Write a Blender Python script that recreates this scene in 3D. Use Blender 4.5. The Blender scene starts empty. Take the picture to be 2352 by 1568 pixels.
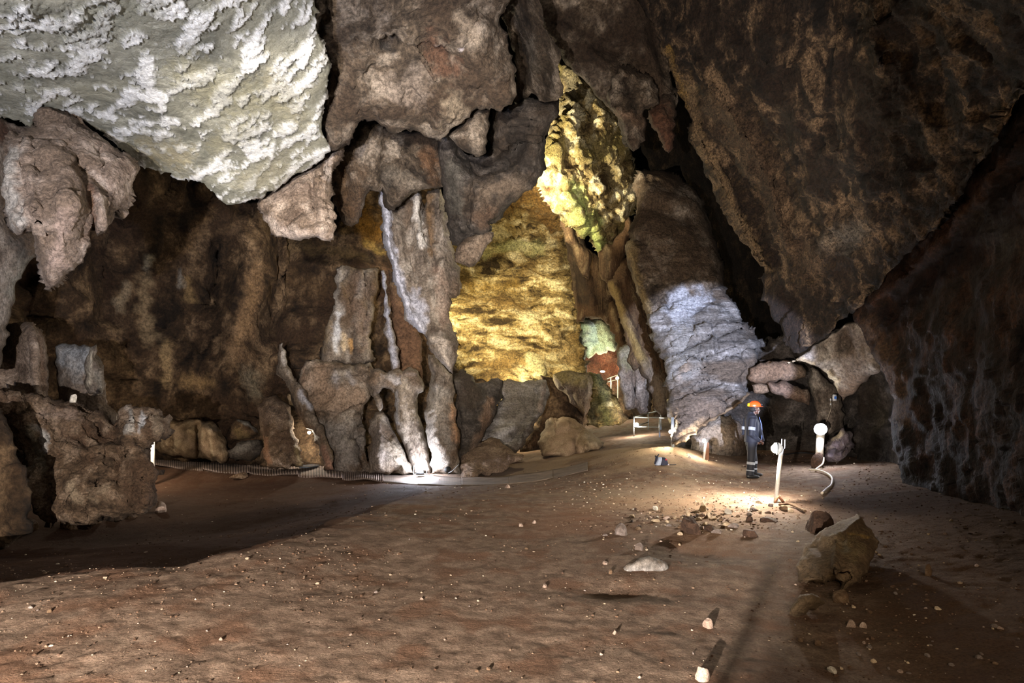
import bpy, bmesh, math, random
import numpy as np
from mathutils import Vector, Matrix
random.seed(7)
RNG = np.random.RandomState(11)
SC = bpy.context.scene
COL = SC.collection
# ---------------------------------------------------------------- camera frame (2352 x 1568)
F, CX, HY, EYE = 2352 * 20.0 / 36.0, 1176.0, 945.0, 1.5

def P(px, py, d):
    return Vector(((px - CX) / F * d, d, EYE + (HY - py) / F * d))

def hexc(h):
    h = h.lstrip('#')
    v = [int(h[i:i + 2], 16) / 255 for i in (0, 2, 4)]
    return tuple((c / 12.92 if c <= .04045 else ((c + .055) / 1.055) ** 2.4) for c in v)

# ---------------------------------------------------------------- numpy noise
def _h(ix, iy, iz, s):
    n = (ix.astype(np.int64) * 374761393 + iy.astype(np.int64) * 668265263 + iz.astype(np.int64) * 2147483647 + s * 1274126177) & 0xffffffff
    n = ((n ^ (n >> 13)) * 1274126177) & 0xffffffff
    n = ((n ^ (n >> 16)) * 2246822519) & 0xffffffff
    return n ^ (n >> 15)

def gnoise(p, s=0):
    i = np.floor(p); f = p - i
    u = f * f * f * (f * (f * 6 - 15) + 10)
    ix, iy, iz = i[:, 0], i[:, 1], i[:, 2]
    out = np.zeros(len(p))
    for dx in (0, 1):
        for dy in (0, 1):
            for dz in (0, 1):
                h = _h(ix + dx, iy + dy, iz + dz, s)
                gx = ((h & 255) / 127.5 - 1); gy = (((h >> 8) & 255) / 127.5 - 1); gz = (((h >> 16) & 255) / 127.5 - 1)
                g = gx * (f[:, 0] - dx) + gy * (f[:, 1] - dy) + gz * (f[:, 2] - dz)
                w = (u[:, 0] if dx else 1 - u[:, 0]) * (u[:, 1] if dy else 1 - u[:, 1]) * (u[:, 2] if dz else 1 - u[:, 2])
                out += g * w
    return out * 1.1

def fbm(p, s=0, o=4, g=.5, ridge=False):
    a, t, n = 1., 0., np.zeros(len(p))
    for k in range(o):
        v = gnoise(p, s + k * 17)
        if ridge: v = 1 - 2.4 * np.abs(v)
        n += a * v; t += a; a *= g; p = p * 2.07 + 13.7
    return n / t * (1.6 if not ridge else 1.)

def worley(p, s=0):
    """facets: every cell is a plane with a tilt of its own"""
    i = np.floor(p)
    best = np.full(len(p), 9e9); val = np.zeros(len(p))
    for dx in (-1, 0, 1):
        for dy in (-1, 0, 1):
            for dz in (-1, 0, 1):
                cx, cy, cz = i[:, 0] + dx, i[:, 1] + dy, i[:, 2] + dz
                h = _h(cx, cy, cz, s); h2 = _h(cx, cy, cz, s + 91)
                q = np.stack([cx + (h & 1023) / 1023., cy + ((h >> 10) & 1023) / 1023., cz + ((h >> 20) & 1023) / 1023.], 1)
                r = p - q; dd = (r * r).sum(1)
                t = np.stack([(h2 & 1023) / 511. - 1, ((h2 >> 10) & 1023) / 511. - 1, ((h2 >> 20) & 1023) / 511. - 1], 1)
                v = (r * t).sum(1) + ((h2 >> 4) & 63) / 63. - .5
                m = dd < best
                best[m] = dd[m]; val[m] = v[m]
    return val * .8, np.sqrt(best)

def rotY(p, a):
    c, s = math.cos(a), math.sin(a)
    return np.stack([p[:, 0] * c - p[:, 2] * s, p[:, 1], p[:, 0] * s + p[:, 2] * c], 1)

CRUST = [None]
def noise_sum(p, u, specs, seed):
    """specs: (kind, amplitude in px at the body's distance, wavelength in px, stretch xyz, angle deg)"""
    tot = np.zeros(len(p))
    for k, sp in enumerate(specs):
        kind, amp, wave = sp[:3]
        st = np.array(sp[3] if len(sp) > 3 else (1, 1, 1)); ang = math.radians(sp[4] if len(sp) > 4 else 0)
        q = rotY(p, ang)
        if len(sp) > 5:                              # turned in plan, for rock that lies overhead
            b = math.radians(sp[5]); q = np.stack([q[:, 0] * math.cos(b) + q[:, 1] * math.sin(b), -q[:, 0] * math.sin(b) + q[:, 1] * math.cos(b), q[:, 2]], 1)
        q = q / (wave * u) * st
        s = seed + 31 * k
        if kind == 'fbm': v = fbm(q, s, 5)
        elif kind == 'rough': v = fbm(q, s, 5, .72)
        elif kind == 'ridge': v = fbm(q, s, 4, .5, True)
        elif kind == 'facet':
            w = q + .25 * np.stack([gnoise(q * 1.7, s + 3), gnoise(q * 1.7, s + 4), gnoise(q * 1.7, s + 5)], 1)
            v, _ = worley(w, s)
        elif kind == 'pit':
            _, d1 = worley(q, s); v = -np.clip(1 - d1 * 2.6, 0, 1)
        elif kind == 'crust':
            n = fbm(q, s, 5, .6); m = np.clip((n - .005) / .10, 0, 1); m = m * m * (3 - 2 * m)
            v = m * (.7 + .9 * fbm(p / (14 * u), s + 9, 4, .65)); CRUST[0] = m if CRUST[0] is None else np.maximum(CRUST[0], m)
        elif kind == 'strata':
            n = fbm(q, s, 3); t = n * 3; fr = t - np.floor(t)
            v = (np.floor(t) + np.clip(fr * 3, 0, 1) ** 2) / 3 + .25 * n
        tot += amp * u * v
    return tot

def tps(pts, vals):
    """smooth surface through scattered 2-D points"""
    pts = np.array(pts, float); vals = np.array(vals, float)
    n = len(pts)
    if n == 1:
        return lambda q: np.full(len(q), vals[0])
    if n == 2:
        a, b = pts; ab = b - a
        return lambda q: vals[0] + np.clip(((q - a) @ ab) / (ab @ ab), -.5, 1.5) * (vals[1] - vals[0])
    sc = pts.std() + 1e-9; P0 = pts.mean(0); A = (pts - P0) / sc
    def U(r2): return np.where(r2 > 1e-12, r2 * np.log(r2 + 1e-12), 0)
    K = U(((A[:, None] - A[None]) ** 2).sum(2)) + np.eye(n) * 1e-6
    Q = np.hstack([np.ones((n, 1)), A])
    M = np.block([[K, Q], [Q.T, np.zeros((3, 3))]])
    w = np.linalg.lstsq(M, np.concatenate([vals, [0, 0, 0]]), rcond=None)[0]
    def f(q):
        q = (np.asarray(q, float) - P0) / sc; out = np.zeros(len(q))
        for i in range(0, len(q), 20000):
            c = q[i:i + 20000]
            out[i:i + 20000] = U(((c[:, None] - A[None]) ** 2).sum(2)) @ w[:n] + w[n] + c @ w[n + 1:]
        return out
    return f

def seg_dist(q, poly, closed=True):
    """distance to a polyline, its nearest point"""
    A = np.array(poly, float); B = np.roll(A, -1, 0)
    if not closed: A, B = (A[:-1], B[:-1]) if len(A) > 1 else (A, A)
    best = np.full(len(q), 9e9); near = np.zeros((len(q), 2))
    for a, b in zip(A, B):
        ab = b - a; L = ab @ ab
        t = np.clip(((q - a) @ ab) / L, 0, 1) if L > 0 else np.zeros(len(q))
        n = a + t[:, None] * ab; d = np.hypot(*(q - n).T)
        m = d < best; best[m] = d[m]; near[m] = n[m]
    return best, near

def inside(q, poly):
    A = np.array(poly, float); B = np.roll(A, -1, 0); r = np.zeros(len(q), bool)
    x, y = q[:, 0], q[:, 1]
    for (ax, ay), (bx, by) in zip(A, B):
        if ay == by: continue
        c = ((ay > y) != (by > y)) & (x < (bx - ax) * (y - ay) / (by - ay) + ax)
        r ^= c
    return r

def jag(poly, amp, seed, cell=11.):
    """break up a straight outline the way rock breaks"""
    r = np.random.RandomState(seed); out = []
    n = len(poly)
    for i in range(n):
        a = np.array(poly[i], float); b = np.array(poly[(i + 1) % n], float)
        L = np.hypot(*(b - a)); k = max(1, int(L / cell)); nn = np.array([-(b - a)[1], (b - a)[0]]) / max(L, 1e-6)
        for j in range(k):
            o = 0 if j == 0 else r.uniform(-1, 1) * amp * (1 if r.rand() < .8 else 1.8)
            out.append(tuple(a + (b - a) * j / k + nn * o))
    return out

# ---------------------------------------------------------------- meshes
def mesh_np(name, V, Fc, smooth=True):
    me = bpy.data.meshes.new(name)
    me.vertices.add(len(V)); me.vertices.foreach_set('co', V.astype(np.float32).ravel())
    n = Fc.shape[1]
    me.loops.add(Fc.size); me.loops.foreach_set('vertex_index', Fc.astype(np.int32).ravel())
    me.polygons.add(len(Fc)); me.polygons.foreach_set('loop_start', np.arange(0, Fc.size, n, dtype=np.int32))
    me.polygons.foreach_set('loop_total', np.full(len(Fc), n, np.int32)) if False else None
    me.polygons.foreach_set('use_smooth', np.full(len(Fc), smooth))
    me.update(calc_edges=True); me.validate()
    return me

def vnormals(V, Q):
    a, b, c, d = V[Q[:, 0]], V[Q[:, 1]], V[Q[:, 2]], V[Q[:, 3]]
    fn = np.cross(c - a, d - b); N = np.zeros_like(V)
    for k in range(4):
        for ax in range(3):
            N[:, ax] += np.bincount(Q[:, k], fn[:, ax], len(V))
    return N / (np.linalg.norm(N, axis=1, keepdims=True) + 1e-12)

def link(o, parent=None):
    COL.objects.link(o)
    if parent: o.parent = parent
    return o

def tag(o, label=None, cat=None, group=None, kind=None):
    if label: o['label'] = label
    if cat: o['category'] = cat
    if group: o['group'] = group
    if kind: o['kind'] = kind
    return o

def set_tint(me, T):
    at = me.color_attributes.new('tint', 'FLOAT_COLOR', 'POINT')
    at.data.foreach_set('color', T.astype(np.float32).ravel())

def rock(name, label, cat, poly, ctrl, mat, bulge=60, back=None, R=None, step=5, feats=(), noise=(), tints=(), kind=None, group=None,
         jagg=4, seed=None, parent=None, clipfloor=True, sharp=1.0, crustcol='#f0f2f2'):
    """a closed body of rock. poly: its outline seen from the viewpoint; ctrl: (px, py, distance) of its middle plane;
    bulge / back: how far it stands out to the front and behind, in px at its distance."""
    seed = seed if seed is not None else (sum(ord(c) for c in name + label) * 7) % 9973
    pj = jag(poly, jagg, seed) if jagg else poly
    A = np.array(pj); x0, y0 = A.min(0) - step * 2; x1, y1 = A.max(0) + step * 2
    gx = np.arange(x0, x1 + step, step); gy = np.arange(y0, y1 + step, step)
    nx, ny = len(gx), len(gy)
    X, Y = np.meshgrid(gx, gy); q = np.stack([X.ravel(), Y.ravel()], 1)
    ins = inside(q, pj)
    dist, near = seg_dist(q, pj)
    I = ins.reshape(ny, nx)
    cell = I[:-1, :-1] | I[1:, :-1] | I[:-1, 1:] | I[1:, 1:]
    cy, cx = np.nonzero(cell); idx = cy * nx + cx
    Q = np.stack([idx, idx + nx, idx + nx + 1, idx + 1], 1)
    used = np.unique(Q); mp = np.full(nx * ny, -1); mp[used] = np.arange(len(used)); Q = mp[Q]
    q = q[used]; dist = dist[used]; near = near[used]; isin = ins[used]
    q = np.where(isin[:, None], q, near); sd = np.where(isin, dist, 0)
    D = tps([c[:2] for c in ctrl], [c[2] for c in ctrl])(q)
    D = np.maximum(D, 3.2); dm = float(np.median(D)); u = dm / F
    if R is None: R = min(60., max(sd.max(), 1))
    t = np.clip(sd / R, 0, 1); prof = np.sqrt(np.maximum(1 - (1 - t) ** 2, 0)) ** sharp
    back = back if back is not None else bulge * 1.5
    df = D - bulge * u * prof
    for f in feats:
        pts, w, amp = f[:3]
        dd, _ = seg_dist(q, pts, False)
        df -= amp * u * np.exp(-(dd / w) ** 2) * np.clip(sd / 6, 0, 1)
    db = D + back * u * prof
    edge = sd <= 0
    def w3(d): return np.stack([(q[:, 0] - CX) / F * d, d, EYE + (HY - q[:, 1]) / F * d], 1)
    Vf, Vb = w3(np.maximum(df, 2.4)), w3(db)
    n = len(q); bi = np.where(edge, np.arange(n), -1); inner = np.nonzero(~edge)[0]
    bi[inner] = n + np.arange(len(inner))
    V = np.vstack([Vf, Vb[inner]])
    Qb = bi[Q][:, ::-1]
    same = (np.sort(Q, 1) == np.sort(Qb, 1)).all(1)
    Qa = np.vstack([Q, Qb[~same]])
    N = vnormals(V, Qa)
    # Q order goes down then right: make normals face the viewpoint at the front
    if N[:n][~edge][:, 1].mean() > 0: N = -N; Qa = Qa[:, ::-1]
    CRUST[0] = None; dv = noise_sum(V, u, noise, seed); crust = CRUST[0]
    cal = np.ones(len(V)); cal[:n] = .35 + .65 * np.clip(sd / 14, 0, 1)
    V = V + N * (dv * cal)[:, None]
    # colour patches
    T = np.zeros((len(V), 4)); T[:, :3] = .5
    nz = fbm(V / (26 * u), seed + 5, 4)
    for pts, w, colr, s in tints:
        dd, _ = seg_dist(q, pts, False)
        a = np.zeros(len(V)); a[:n] = s * np.clip(1.25 - dd / w + nz[:n] * 1.3, 0, 1)
        c = np.array(hexc(colr)); k = a[:, None]
        T[:, :3] = np.where(T[:, 3:] <= 0, c, T[:, :3] * (1 - k) + c * k)
        T[:, 3] = np.maximum(T[:, 3], a)
    if crust is not None:
        c = np.array(hexc(crustcol)); k = (.8 * crust * (1 - .6 * T[:, 3]))[:, None]
        T[:, :3] = np.where(T[:, 3:] <= 0, c, T[:, :3] * (1 - k) + c * k); T[:, 3] = np.maximum(T[:, 3], k[:, 0])
    o0 = np.array([(V[:, 0].min() + V[:, 0].max()) / 2, (V[:, 1].min() + V[:, 1].max()) / 2, V[:, 2].min()])
    me = mesh_np(name, V - o0, Qa); set_tint(me, T)
    me.materials.append(mat)
    o = bpy.data.objects.new(name, me); o.location = o0
    link(o, parent); tag(o, label, cat, group, kind)
    return o

# ---------------------------------------------------------------- materials
def nt(m):
    m.use_nodes = True; t = m.node_tree; t.nodes.clear()
    return t

def N_(t, k, **kw):
    n = t.nodes.new(k)
    for a, b in kw.items():
        if a.startswith('i_'):
            n.inputs[a[2:].replace('_', ' ')].default_value = b
        else: setattr(n, a, b)
    return n

_mc = {}
def rockmat(name, cols, wave, stretch=(1, 1, 1), ang=0, rough=.85, bump=1., spec=.3, fine=1., contrast=1.0, grain=.35):
    """cols: dark, middle, light, patch (hex); wave: size of the colour patches in m"""
    key = name
    if key in _mc: return _mc[key]
    m = bpy.data.materials.new(name); t = nt(m); L = t.links.new
    out = N_(t, 'ShaderNodeOutputMaterial'); b = N_(t, 'ShaderNodeBsdfPrincipled'); L(b.outputs[0], out.inputs[0])
    b.inputs['Roughness'].default_value = rough; b.inputs['Specular IOR Level'].default_value = spec
    g = N_(t, 'ShaderNodeNewGeometry')
    mp = N_(t, 'ShaderNodeMapping'); L(g.outputs['Position'], mp.inputs['Vector'])
    mp.inputs['Scale'].default_value = stretch; mp.inputs['Rotation'].default_value = (0, math.radians(ang), 0)
    n1 = N_(t, 'ShaderNodeTexNoise'); L(mp.outputs[0], n1.inputs['Vector'])
    n1.inputs['Scale'].default_value = 1 / wave; n1.inputs['Detail'].default_value = 10; n1.inputs['Roughness'].default_value = .62; n1.inputs['Distortion'].default_value = .4
    r = N_(t, 'ShaderNodeValToRGB'); L(n1.outputs[0], r.inputs[0]); e = r.color_ramp.elements
    w = .16 / contrast
    e[0].position = .5 - w; e[0].color = (*hexc(cols[0]), 1); e[1].position = .5 + w; e[1].color = (*hexc(cols[2]), 1)
    x = e.new(.5); x.color = (*hexc(cols[1]), 1)
    n2 = N_(t, 'ShaderNodeTexNoise'); L(mp.outputs[0], n2.inputs['Vector']); n2.inputs['Scale'].default_value = .37 / wave; n2.inputs['Detail'].default_value = 6
    r2 = N_(t, 'ShaderNodeValToRGB'); L(n2.outputs[0], r2.inputs[0]); r2.color_ramp.elements[0].position = .5; r2.color_ramp.elements[1].position = .62
    mx = N_(t, 'ShaderNodeMix', data_type='RGBA'); L(r2.outputs[0], mx.inputs[0]); L(r.outputs[0], mx.inputs[6]); mx.inputs[7].default_value = (*hexc(cols[3]), 1)
    at = N_(t, 'ShaderNodeAttribute', attribute_name='tint')
    m2 = N_(t, 'ShaderNodeMix', data_type='RGBA'); L(at.outputs['Alpha'], m2.inputs[0]); L(mx.outputs[2], m2.inputs[6]); L(at.outputs['Color'], m2.inputs[7])
    # grain: dark specks, pores
    n3 = N_(t, 'ShaderNodeTexNoise'); L(g.outputs['Position'], n3.inputs['Vector']); n3.inputs['Scale'].default_value = 9 / wave; n3.inputs['Detail'].default_value = 8; n3.inputs['Roughness'].default_value = .75
    r3 = N_(t, 'ShaderNodeMapRange'); L(n3.outputs[0], r3.inputs[0]); r3.inputs[1].default_value = .40; r3.inputs[2].default_value = .60; r3.inputs[3].default_value = 1 - grain; r3.inputs[4].default_value = 1 + grain * .6
    m3 = N_(t, 'ShaderNodeVectorMath', operation='MULTIPLY'); L(m2.outputs[2], m3.inputs[0])
    cb = N_(t, 'ShaderNodeCombineXYZ'); [L(r3.outputs[0], cb.inputs[i]) for i in range(3)]; L(cb.outputs[0], m3.inputs[1])
    L(m3.outputs[0], b.inputs['Base Color'])
    # relief
    nb = N_(t, 'ShaderNodeTexNoise'); L(mp.outputs[0], nb.inputs['Vector']); nb.inputs['Scale'].default_value = 2.2 / wave; nb.inputs['Detail'].default_value = 12; nb.inputs['Roughness'].default_value = .68
    vo = N_(t, 'ShaderNodeTexVoronoi', feature='DISTANCE_TO_EDGE'); L(mp.outputs[0], vo.inputs['Vector']); vo.inputs['Scale'].default_value = 3.2 / wave
    cr = N_(t, 'ShaderNodeMapRange'); L(vo.outputs[0], cr.inputs[0]); cr.inputs[1].default_value = 0; cr.inputs[2].default_value = .09
    md = N_(t, 'ShaderNodeMath', operation='MULTIPLY_ADD'); L(cr.outputs[0], md.inputs[0]); md.inputs[1].default_value = .045; L(nb.outputs[0], md.inputs[2])
    bp = N_(t, 'ShaderNodeBump'); L(md.outputs[0], bp.inputs['Height']); bp.inputs['Strength'].default_value = 1.; bp.inputs['Distance'].default_value = wave * .42 * bump
    L(bp.outputs[0], b.inputs['Normal'])
    _mc[key] = m
    return m

def plain(name, colr, rough=.6, metal=0, emit=None, es=0, nz=.12, scale=40):
    if name in _mc: return _mc[name]
    m = bpy.data.materials.new(name); t = nt(m); L = t.links.new
    out = N_(t, 'ShaderNodeOutputMaterial'); b = N_(t, 'ShaderNodeBsdfPrincipled'); L(b.outputs[0], out.inputs[0])
    b.inputs['Roughness'].default_value = rough; b.inputs['Metallic'].default_value = metal
    if emit:
        b.inputs['Base Color'].default_value = (*hexc(colr), 1)
        b.inputs['Emission Color'].default_value = (*hexc(emit), 1); b.inputs['Emission Strength'].default_value = es
    else:
        tc = N_(t, 'ShaderNodeTexCoord'); n = N_(t, 'ShaderNodeTexNoise'); L(tc.outputs['Object'], n.inputs['Vector']); n.inputs['Scale'].default_value = scale; n.inputs['Detail'].default_value = 5
        mr = N_(t, 'ShaderNodeMapRange'); L(n.outputs[0], mr.inputs[0]); mr.inputs[1].default_value = .3; mr.inputs[2].default_value = .7; mr.inputs[3].default_value = 1 - nz; mr.inputs[4].default_value = 1 + nz
        vm = N_(t, 'ShaderNodeVectorMath', operation='SCALE'); vm.inputs[0].default_value = hexc(colr); L(mr.outputs[0], vm.inputs['Scale'])
        L(vm.outputs[0], b.inputs['Base Color'])
    _mc[name] = m
    return m
# ---------------------------------------------------------------- materials of the stone
M = {}
M['white'] = rockmat('pale_calcite_rock', ('#66675c', '#858578', '#a6a698', '#8f8e7e'), .55, (1, 1, 2.0), 25, .7, .5, .35, grain=.15)
M['pink'] = rockmat('pinkish_dusty_limestone', ('#5c4d41', '#8b7a6b', '#bcac9d', '#776656'), .4, bump=.6, grain=.5)
M['brown'] = rockmat('dark_brown_cave_rock', ('#20170f', '#483726', '#856e54', '#3c2b1d'), .9, (1, 1, .8), 0, bump=.6, contrast=1.2, grain=.5)
M['ceil'] = rockmat('mottled_grey_brown_ceiling_rock', ('#2a221a', '#5a4e41', '#978b7d', '#44372b'), .6, bump=.6, contrast=1.25, grain=.55)
M['grey'] = rockmat('grey_brown_limestone', ('#453b33', '#71665b', '#a39a8f', '#62503f'), .6, (1, 1, .6), bump=.45, grain=.5)
M['slate'] = rockmat('dark_blue_grey_limestone', ('#24201c', '#433d38', '#6b645e', '#382f27'), .6, (1, 1, 1.4), bump=.5, grain=.5)
M['gold'] = rockmat('ochre_banded_limestone', ('#3f3118', '#a08a56', '#e0d2a0', '#80683a'), .8, (.6, .6, 1.5), 0, bump=.9, contrast=1.5, grain=.6)
M['cauli'] = rockmat('knobbly_ochre_flowstone', ('#4a3a1e', '#a08c5c', '#e2d8b4', '#8a7c48'), .6, bump=.9, contrast=1.4, grain=.5)
M['drape'] = rockmat('fluted_brown_dripstone', ('#3d2c1c', '#6d563c', '#9a8460', '#584028'), .6, (2.2, 2.2, .35), 0, bump=.7)
M['strata'] = rockmat('layered_blue_grey_limestone', ('#48433f', '#76716d', '#adaaa8', '#62564b'), .6, (.5, .5, 2.4), -28, bump=.55, grain=.45)
M['darkwall'] = rockmat('dark_speckled_cave_wall', ('#120d09', '#33271d', '#806a52', '#2a1e16'), .4, (1.4, 1, .6), -25, bump=1.0, contrast=1.3, grain=.8)
M['redwall'] = rockmat('dark_reddish_cave_wall', ('#130c08', '#2a1a11', '#4c3120', '#1e120b'), .45, (1.3, 1.3, .8), 8, bump=.6, grain=.6)
M['mud'] = rockmat('mud_coated_boulder', ('#423427', '#75614e', '#a89480', '#5c4838'), .4, bump=.8, contrast=1.15, grain=.5)
M['tan'] = rockmat('tan_limestone_boulder', ('#5a4936', '#86725a', '#a8977c', '#6d5a44'), .25, bump=.5, contrast=.8)
M['black'] = rockmat('unlit_depth_painted_black', ('#060504', '#0d0a08', '#17120e', '#0b0806'), 1.5, bump=.5)  # black colour stands in for the unlit depth seen through gaps
M['dirt'] = rockmat('reddish_brown_cave_dirt', ('#57473b', '#786556', '#94806f', '#6e5544'), .16, (1, 1, 1), 0, .95, .35, .15, contrast=.75, grain=.32)

def brightgrain(m): return m

# ---------------------------------------------------------------- ground
GC = [(1176,1568,3.14),(300,1568,3.0),(2100,1568,3.14),(1700,1568,3.14),(1300,1300,5.52),(1700,1300,5.5),(900,1300,5.4),(1100,1180,8.3),(1400,1190,8.0),
      (1728,1100,12.7),(1790,1150,9.56),(1900,1180,8.4),(1500,1065,13.5),(1545,1030,15),(1620,1052,14.5),(1460,1000,24),(1340,1040,19),(1300,1085,15.5),
      (1740,1062,15.3),(1885,1070,13.5),(2000,1080,12),(2100,1130,9.5),(2352,1180,6.7),(2340,1400,3.9),(2352,1568,2.9),(1950,1345,4.9),(1150,1095,16.5),(965,1090,17.6),(860,1092,18),
      (700,1078,19),(640,1085,18.6),(450,1074,19.5),(340,1045,22),(1400,985,30),(1430,960,38),(1100,1040,28)]
CREST = [(-260,1352,4.4),(0,1340,4.25),(130,1326,4.4),(400,1298,4.85),(560,1270,5.25),(680,1238,5.95),(800,1192,7.3),(870,1168,8.5),(930,1145,10.0)]
PIT = [(-200,1260,9.0),(50,1250,10.0),(200,1200,11.6),(400,1150,15),(300,1190,12.4),(600,1135,16),(450,1110,17.6),(700,1120,16.5),(500,1220,11.2),(650,1165,13.3),(820,1118,15.6)]
def w2(c):
    p = P(*c); return (p.x, p.y), p.z
_g = [w2(c) for c in GC + CREST]
_g += [((-4, 0), 0.05), ((0, 0), 0), ((5, 0), .1), ((12, 8), .4), ((14, 20), .8), ((-8, 2), .2), ((0, 45), .2), ((-20, 25), 0), ((20, 35), 1.0)]
GA = tps([a for a, b in _g], [b for a, b in _g])
_p = [w2(c) for c in PIT + [GC[i] for i in (28, 29, 30, 31, 32, 27)]] + [((-6, 2), -.2), ((-12, 8), -.6)]
_cr = [w2(c) for c in CREST]
_p += [((x * 1.12, y * 1.12 + .3), z - .22) for (x, y), z in _cr]
GB = tps([a for a, b in _p], [b for a, b in _p])
crest_xy = [a for a, b in _cr]
pit_poly = crest_xy + [P(1000, 1118, 13.5)[:2], P(930, 1103, 16)[:2], P(800, 1098, 17.6)[:2], P(640, 1098, 18.0)[:2], P(450, 1092, 18.8)[:2], P(335, 1080, 20)[:2], (-22, 20), (-22, 6)]
def ground(x, y, detail=True):
    q = np.stack([np.asarray(x, float).ravel(), np.asarray(y, float).ravel()], 1)
    a = GA(q); b = GB(q)
    jx = q + .12 * np.stack([gnoise(np.c_[q * 1.3, q[:, 0] * 0], 3), gnoise(np.c_[q * 1.3, q[:, 0] * 0], 4)], 1) * 2
    ins = inside(jx, pit_poly); d, _ = seg_dist(jx, pit_poly)
    k = np.where(ins, np.clip(d / .55, 0, 1), 0); k = k * k * (3 - 2 * k)
    z = a * (1 - k) + np.minimum(b, a) * k
    p3 = np.c_[q, np.zeros(len(q))]
    z = z + .05 * fbm(p3 * .5, 61, 3) * np.clip((q[:, 1] - 2) / 6, .15, 1)
    if detail:
        z = z + .016 * fbm(p3 * 2.2, 62, 4) + .008 * fbm(p3 * 9, 63, 3)
        left = np.clip((-q[:, 0] - .3) / 2.5, 0, 1) * np.clip(1 - q[:, 1] / 9, 0, 1) + np.clip((q[:, 0] - 2.2) / 1.2, 0, 1)
        z = z + .032 * fbm(p3 * 5, 64, 5, .65, True) * np.clip(left, 0, 1)
        # small pit scraped into the dirt beside the pale stone
        c = P(1610, 1260, 6.2); z = z - .07 * np.exp(-(((q[:, 0] - c.x) / .45) ** 2 + ((q[:, 1] - c.y) / .5) ** 2))
        c = P(1400, 1350, 4.85); z = z - .05 * np.exp(-(((q[:, 0] - c.x - .1) / .55) ** 2 + ((q[:, 1] - c.y) / .22) ** 2))
    return z
def gz(x, y): return float(ground([x], [y])[0])
def on_ground(px, py, d0=8.):
    """the spot on the ground seen along a line of sight"""
    lo, hi = 2.2, 45.
    ds = np.linspace(lo, hi, 1700)
    x = (px - CX) / F * ds; z = EYE + (HY - py) / F * ds
    g = ground(x, ds); s = np.nonzero(z < g)[0]
    d = ds[s[0]] if len(s) else d0
    return Vector(((px - CX) / F * d, d, gz((px - CX) / F * d, d)))

def build_ground():
    th = np.radians(np.linspace(-76, 76, 620)); r = np.exp(np.linspace(math.log(1.2), math.log(60), 520))
    T, Rr = np.meshgrid(th, r); x = Rr * np.sin(T); y = Rr * np.cos(T)
    z = ground(x, y); V = np.stack([x.ravel(), y.ravel(), z], 1)
    ny, nx = T.shape
    i = (np.arange(ny - 1)[:, None] * nx + np.arange(nx - 1)[None]).ravel()
    Q = np.stack([i, i + 1, i + nx + 1, i + nx], 1)
    # skirt below, so the ground is a solid layer
    me = mesh_np('floor', V, Q); T4 = np.zeros((len(V), 4))
    q = V[:, :2]
    nz = fbm(np.c_[q * .8, q[:, 0] * 0], 71, 4)
    # orange-brown soil, pale trodden track, then painted shade
    for (px, py, d, w, c, s) in [(1560,1190,8.5,1.0,'#9a7a5c',.7),(1350,1180,8.0,1.0,'#86614a',.6),(1600,1225,6.8,.6,'#7d5c42',.6),(1500,1150,9.8,1.6,'#80705c',.6),
                                 (1480,1035,16,2.2,'#b09878',.8),(1250,1070,17,2.2,'#8d7d6f',.8),(960,1100,16,2.6,'#82746a',.7)]:
        c0 = P(px, py, d); dd = np.hypot(q[:, 0] - c0.x, (q[:, 1] - c0.y) * .8)
        a = s * np.clip(1.3 - dd / w + nz * 1.2, 0, 1); cc = np.array(hexc(c)); k = a[:, None]
        T4[:, :3] = np.where(T4[:, 3:] <= 0, cc, T4[:, :3] * (1 - k) + cc * k); T4[:, 3] = np.maximum(T4[:, 3], a)
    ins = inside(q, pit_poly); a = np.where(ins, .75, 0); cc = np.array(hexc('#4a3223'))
    T4[ins, :3] = cc; T4[ins, 3] = np.maximum(T4[ins, 3], .8)  # shade of the sunken pit painted in as dark brown
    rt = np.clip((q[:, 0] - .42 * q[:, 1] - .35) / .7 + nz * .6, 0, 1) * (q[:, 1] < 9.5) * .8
    m = rt > 0; T4[m, :3] = np.array(hexc('#4d3a2b')); T4[:, 3] = np.maximum(T4[:, 3], rt)  # shade beyond the work lamp's beam painted over the right slope
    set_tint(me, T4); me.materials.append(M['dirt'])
    o = bpy.data.objects.new('floor', me); link(o); tag(o, 'reddish brown trodden dirt floor of the cave', 'floor', kind='structure')

build_ground()
ST = 'structure'
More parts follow.
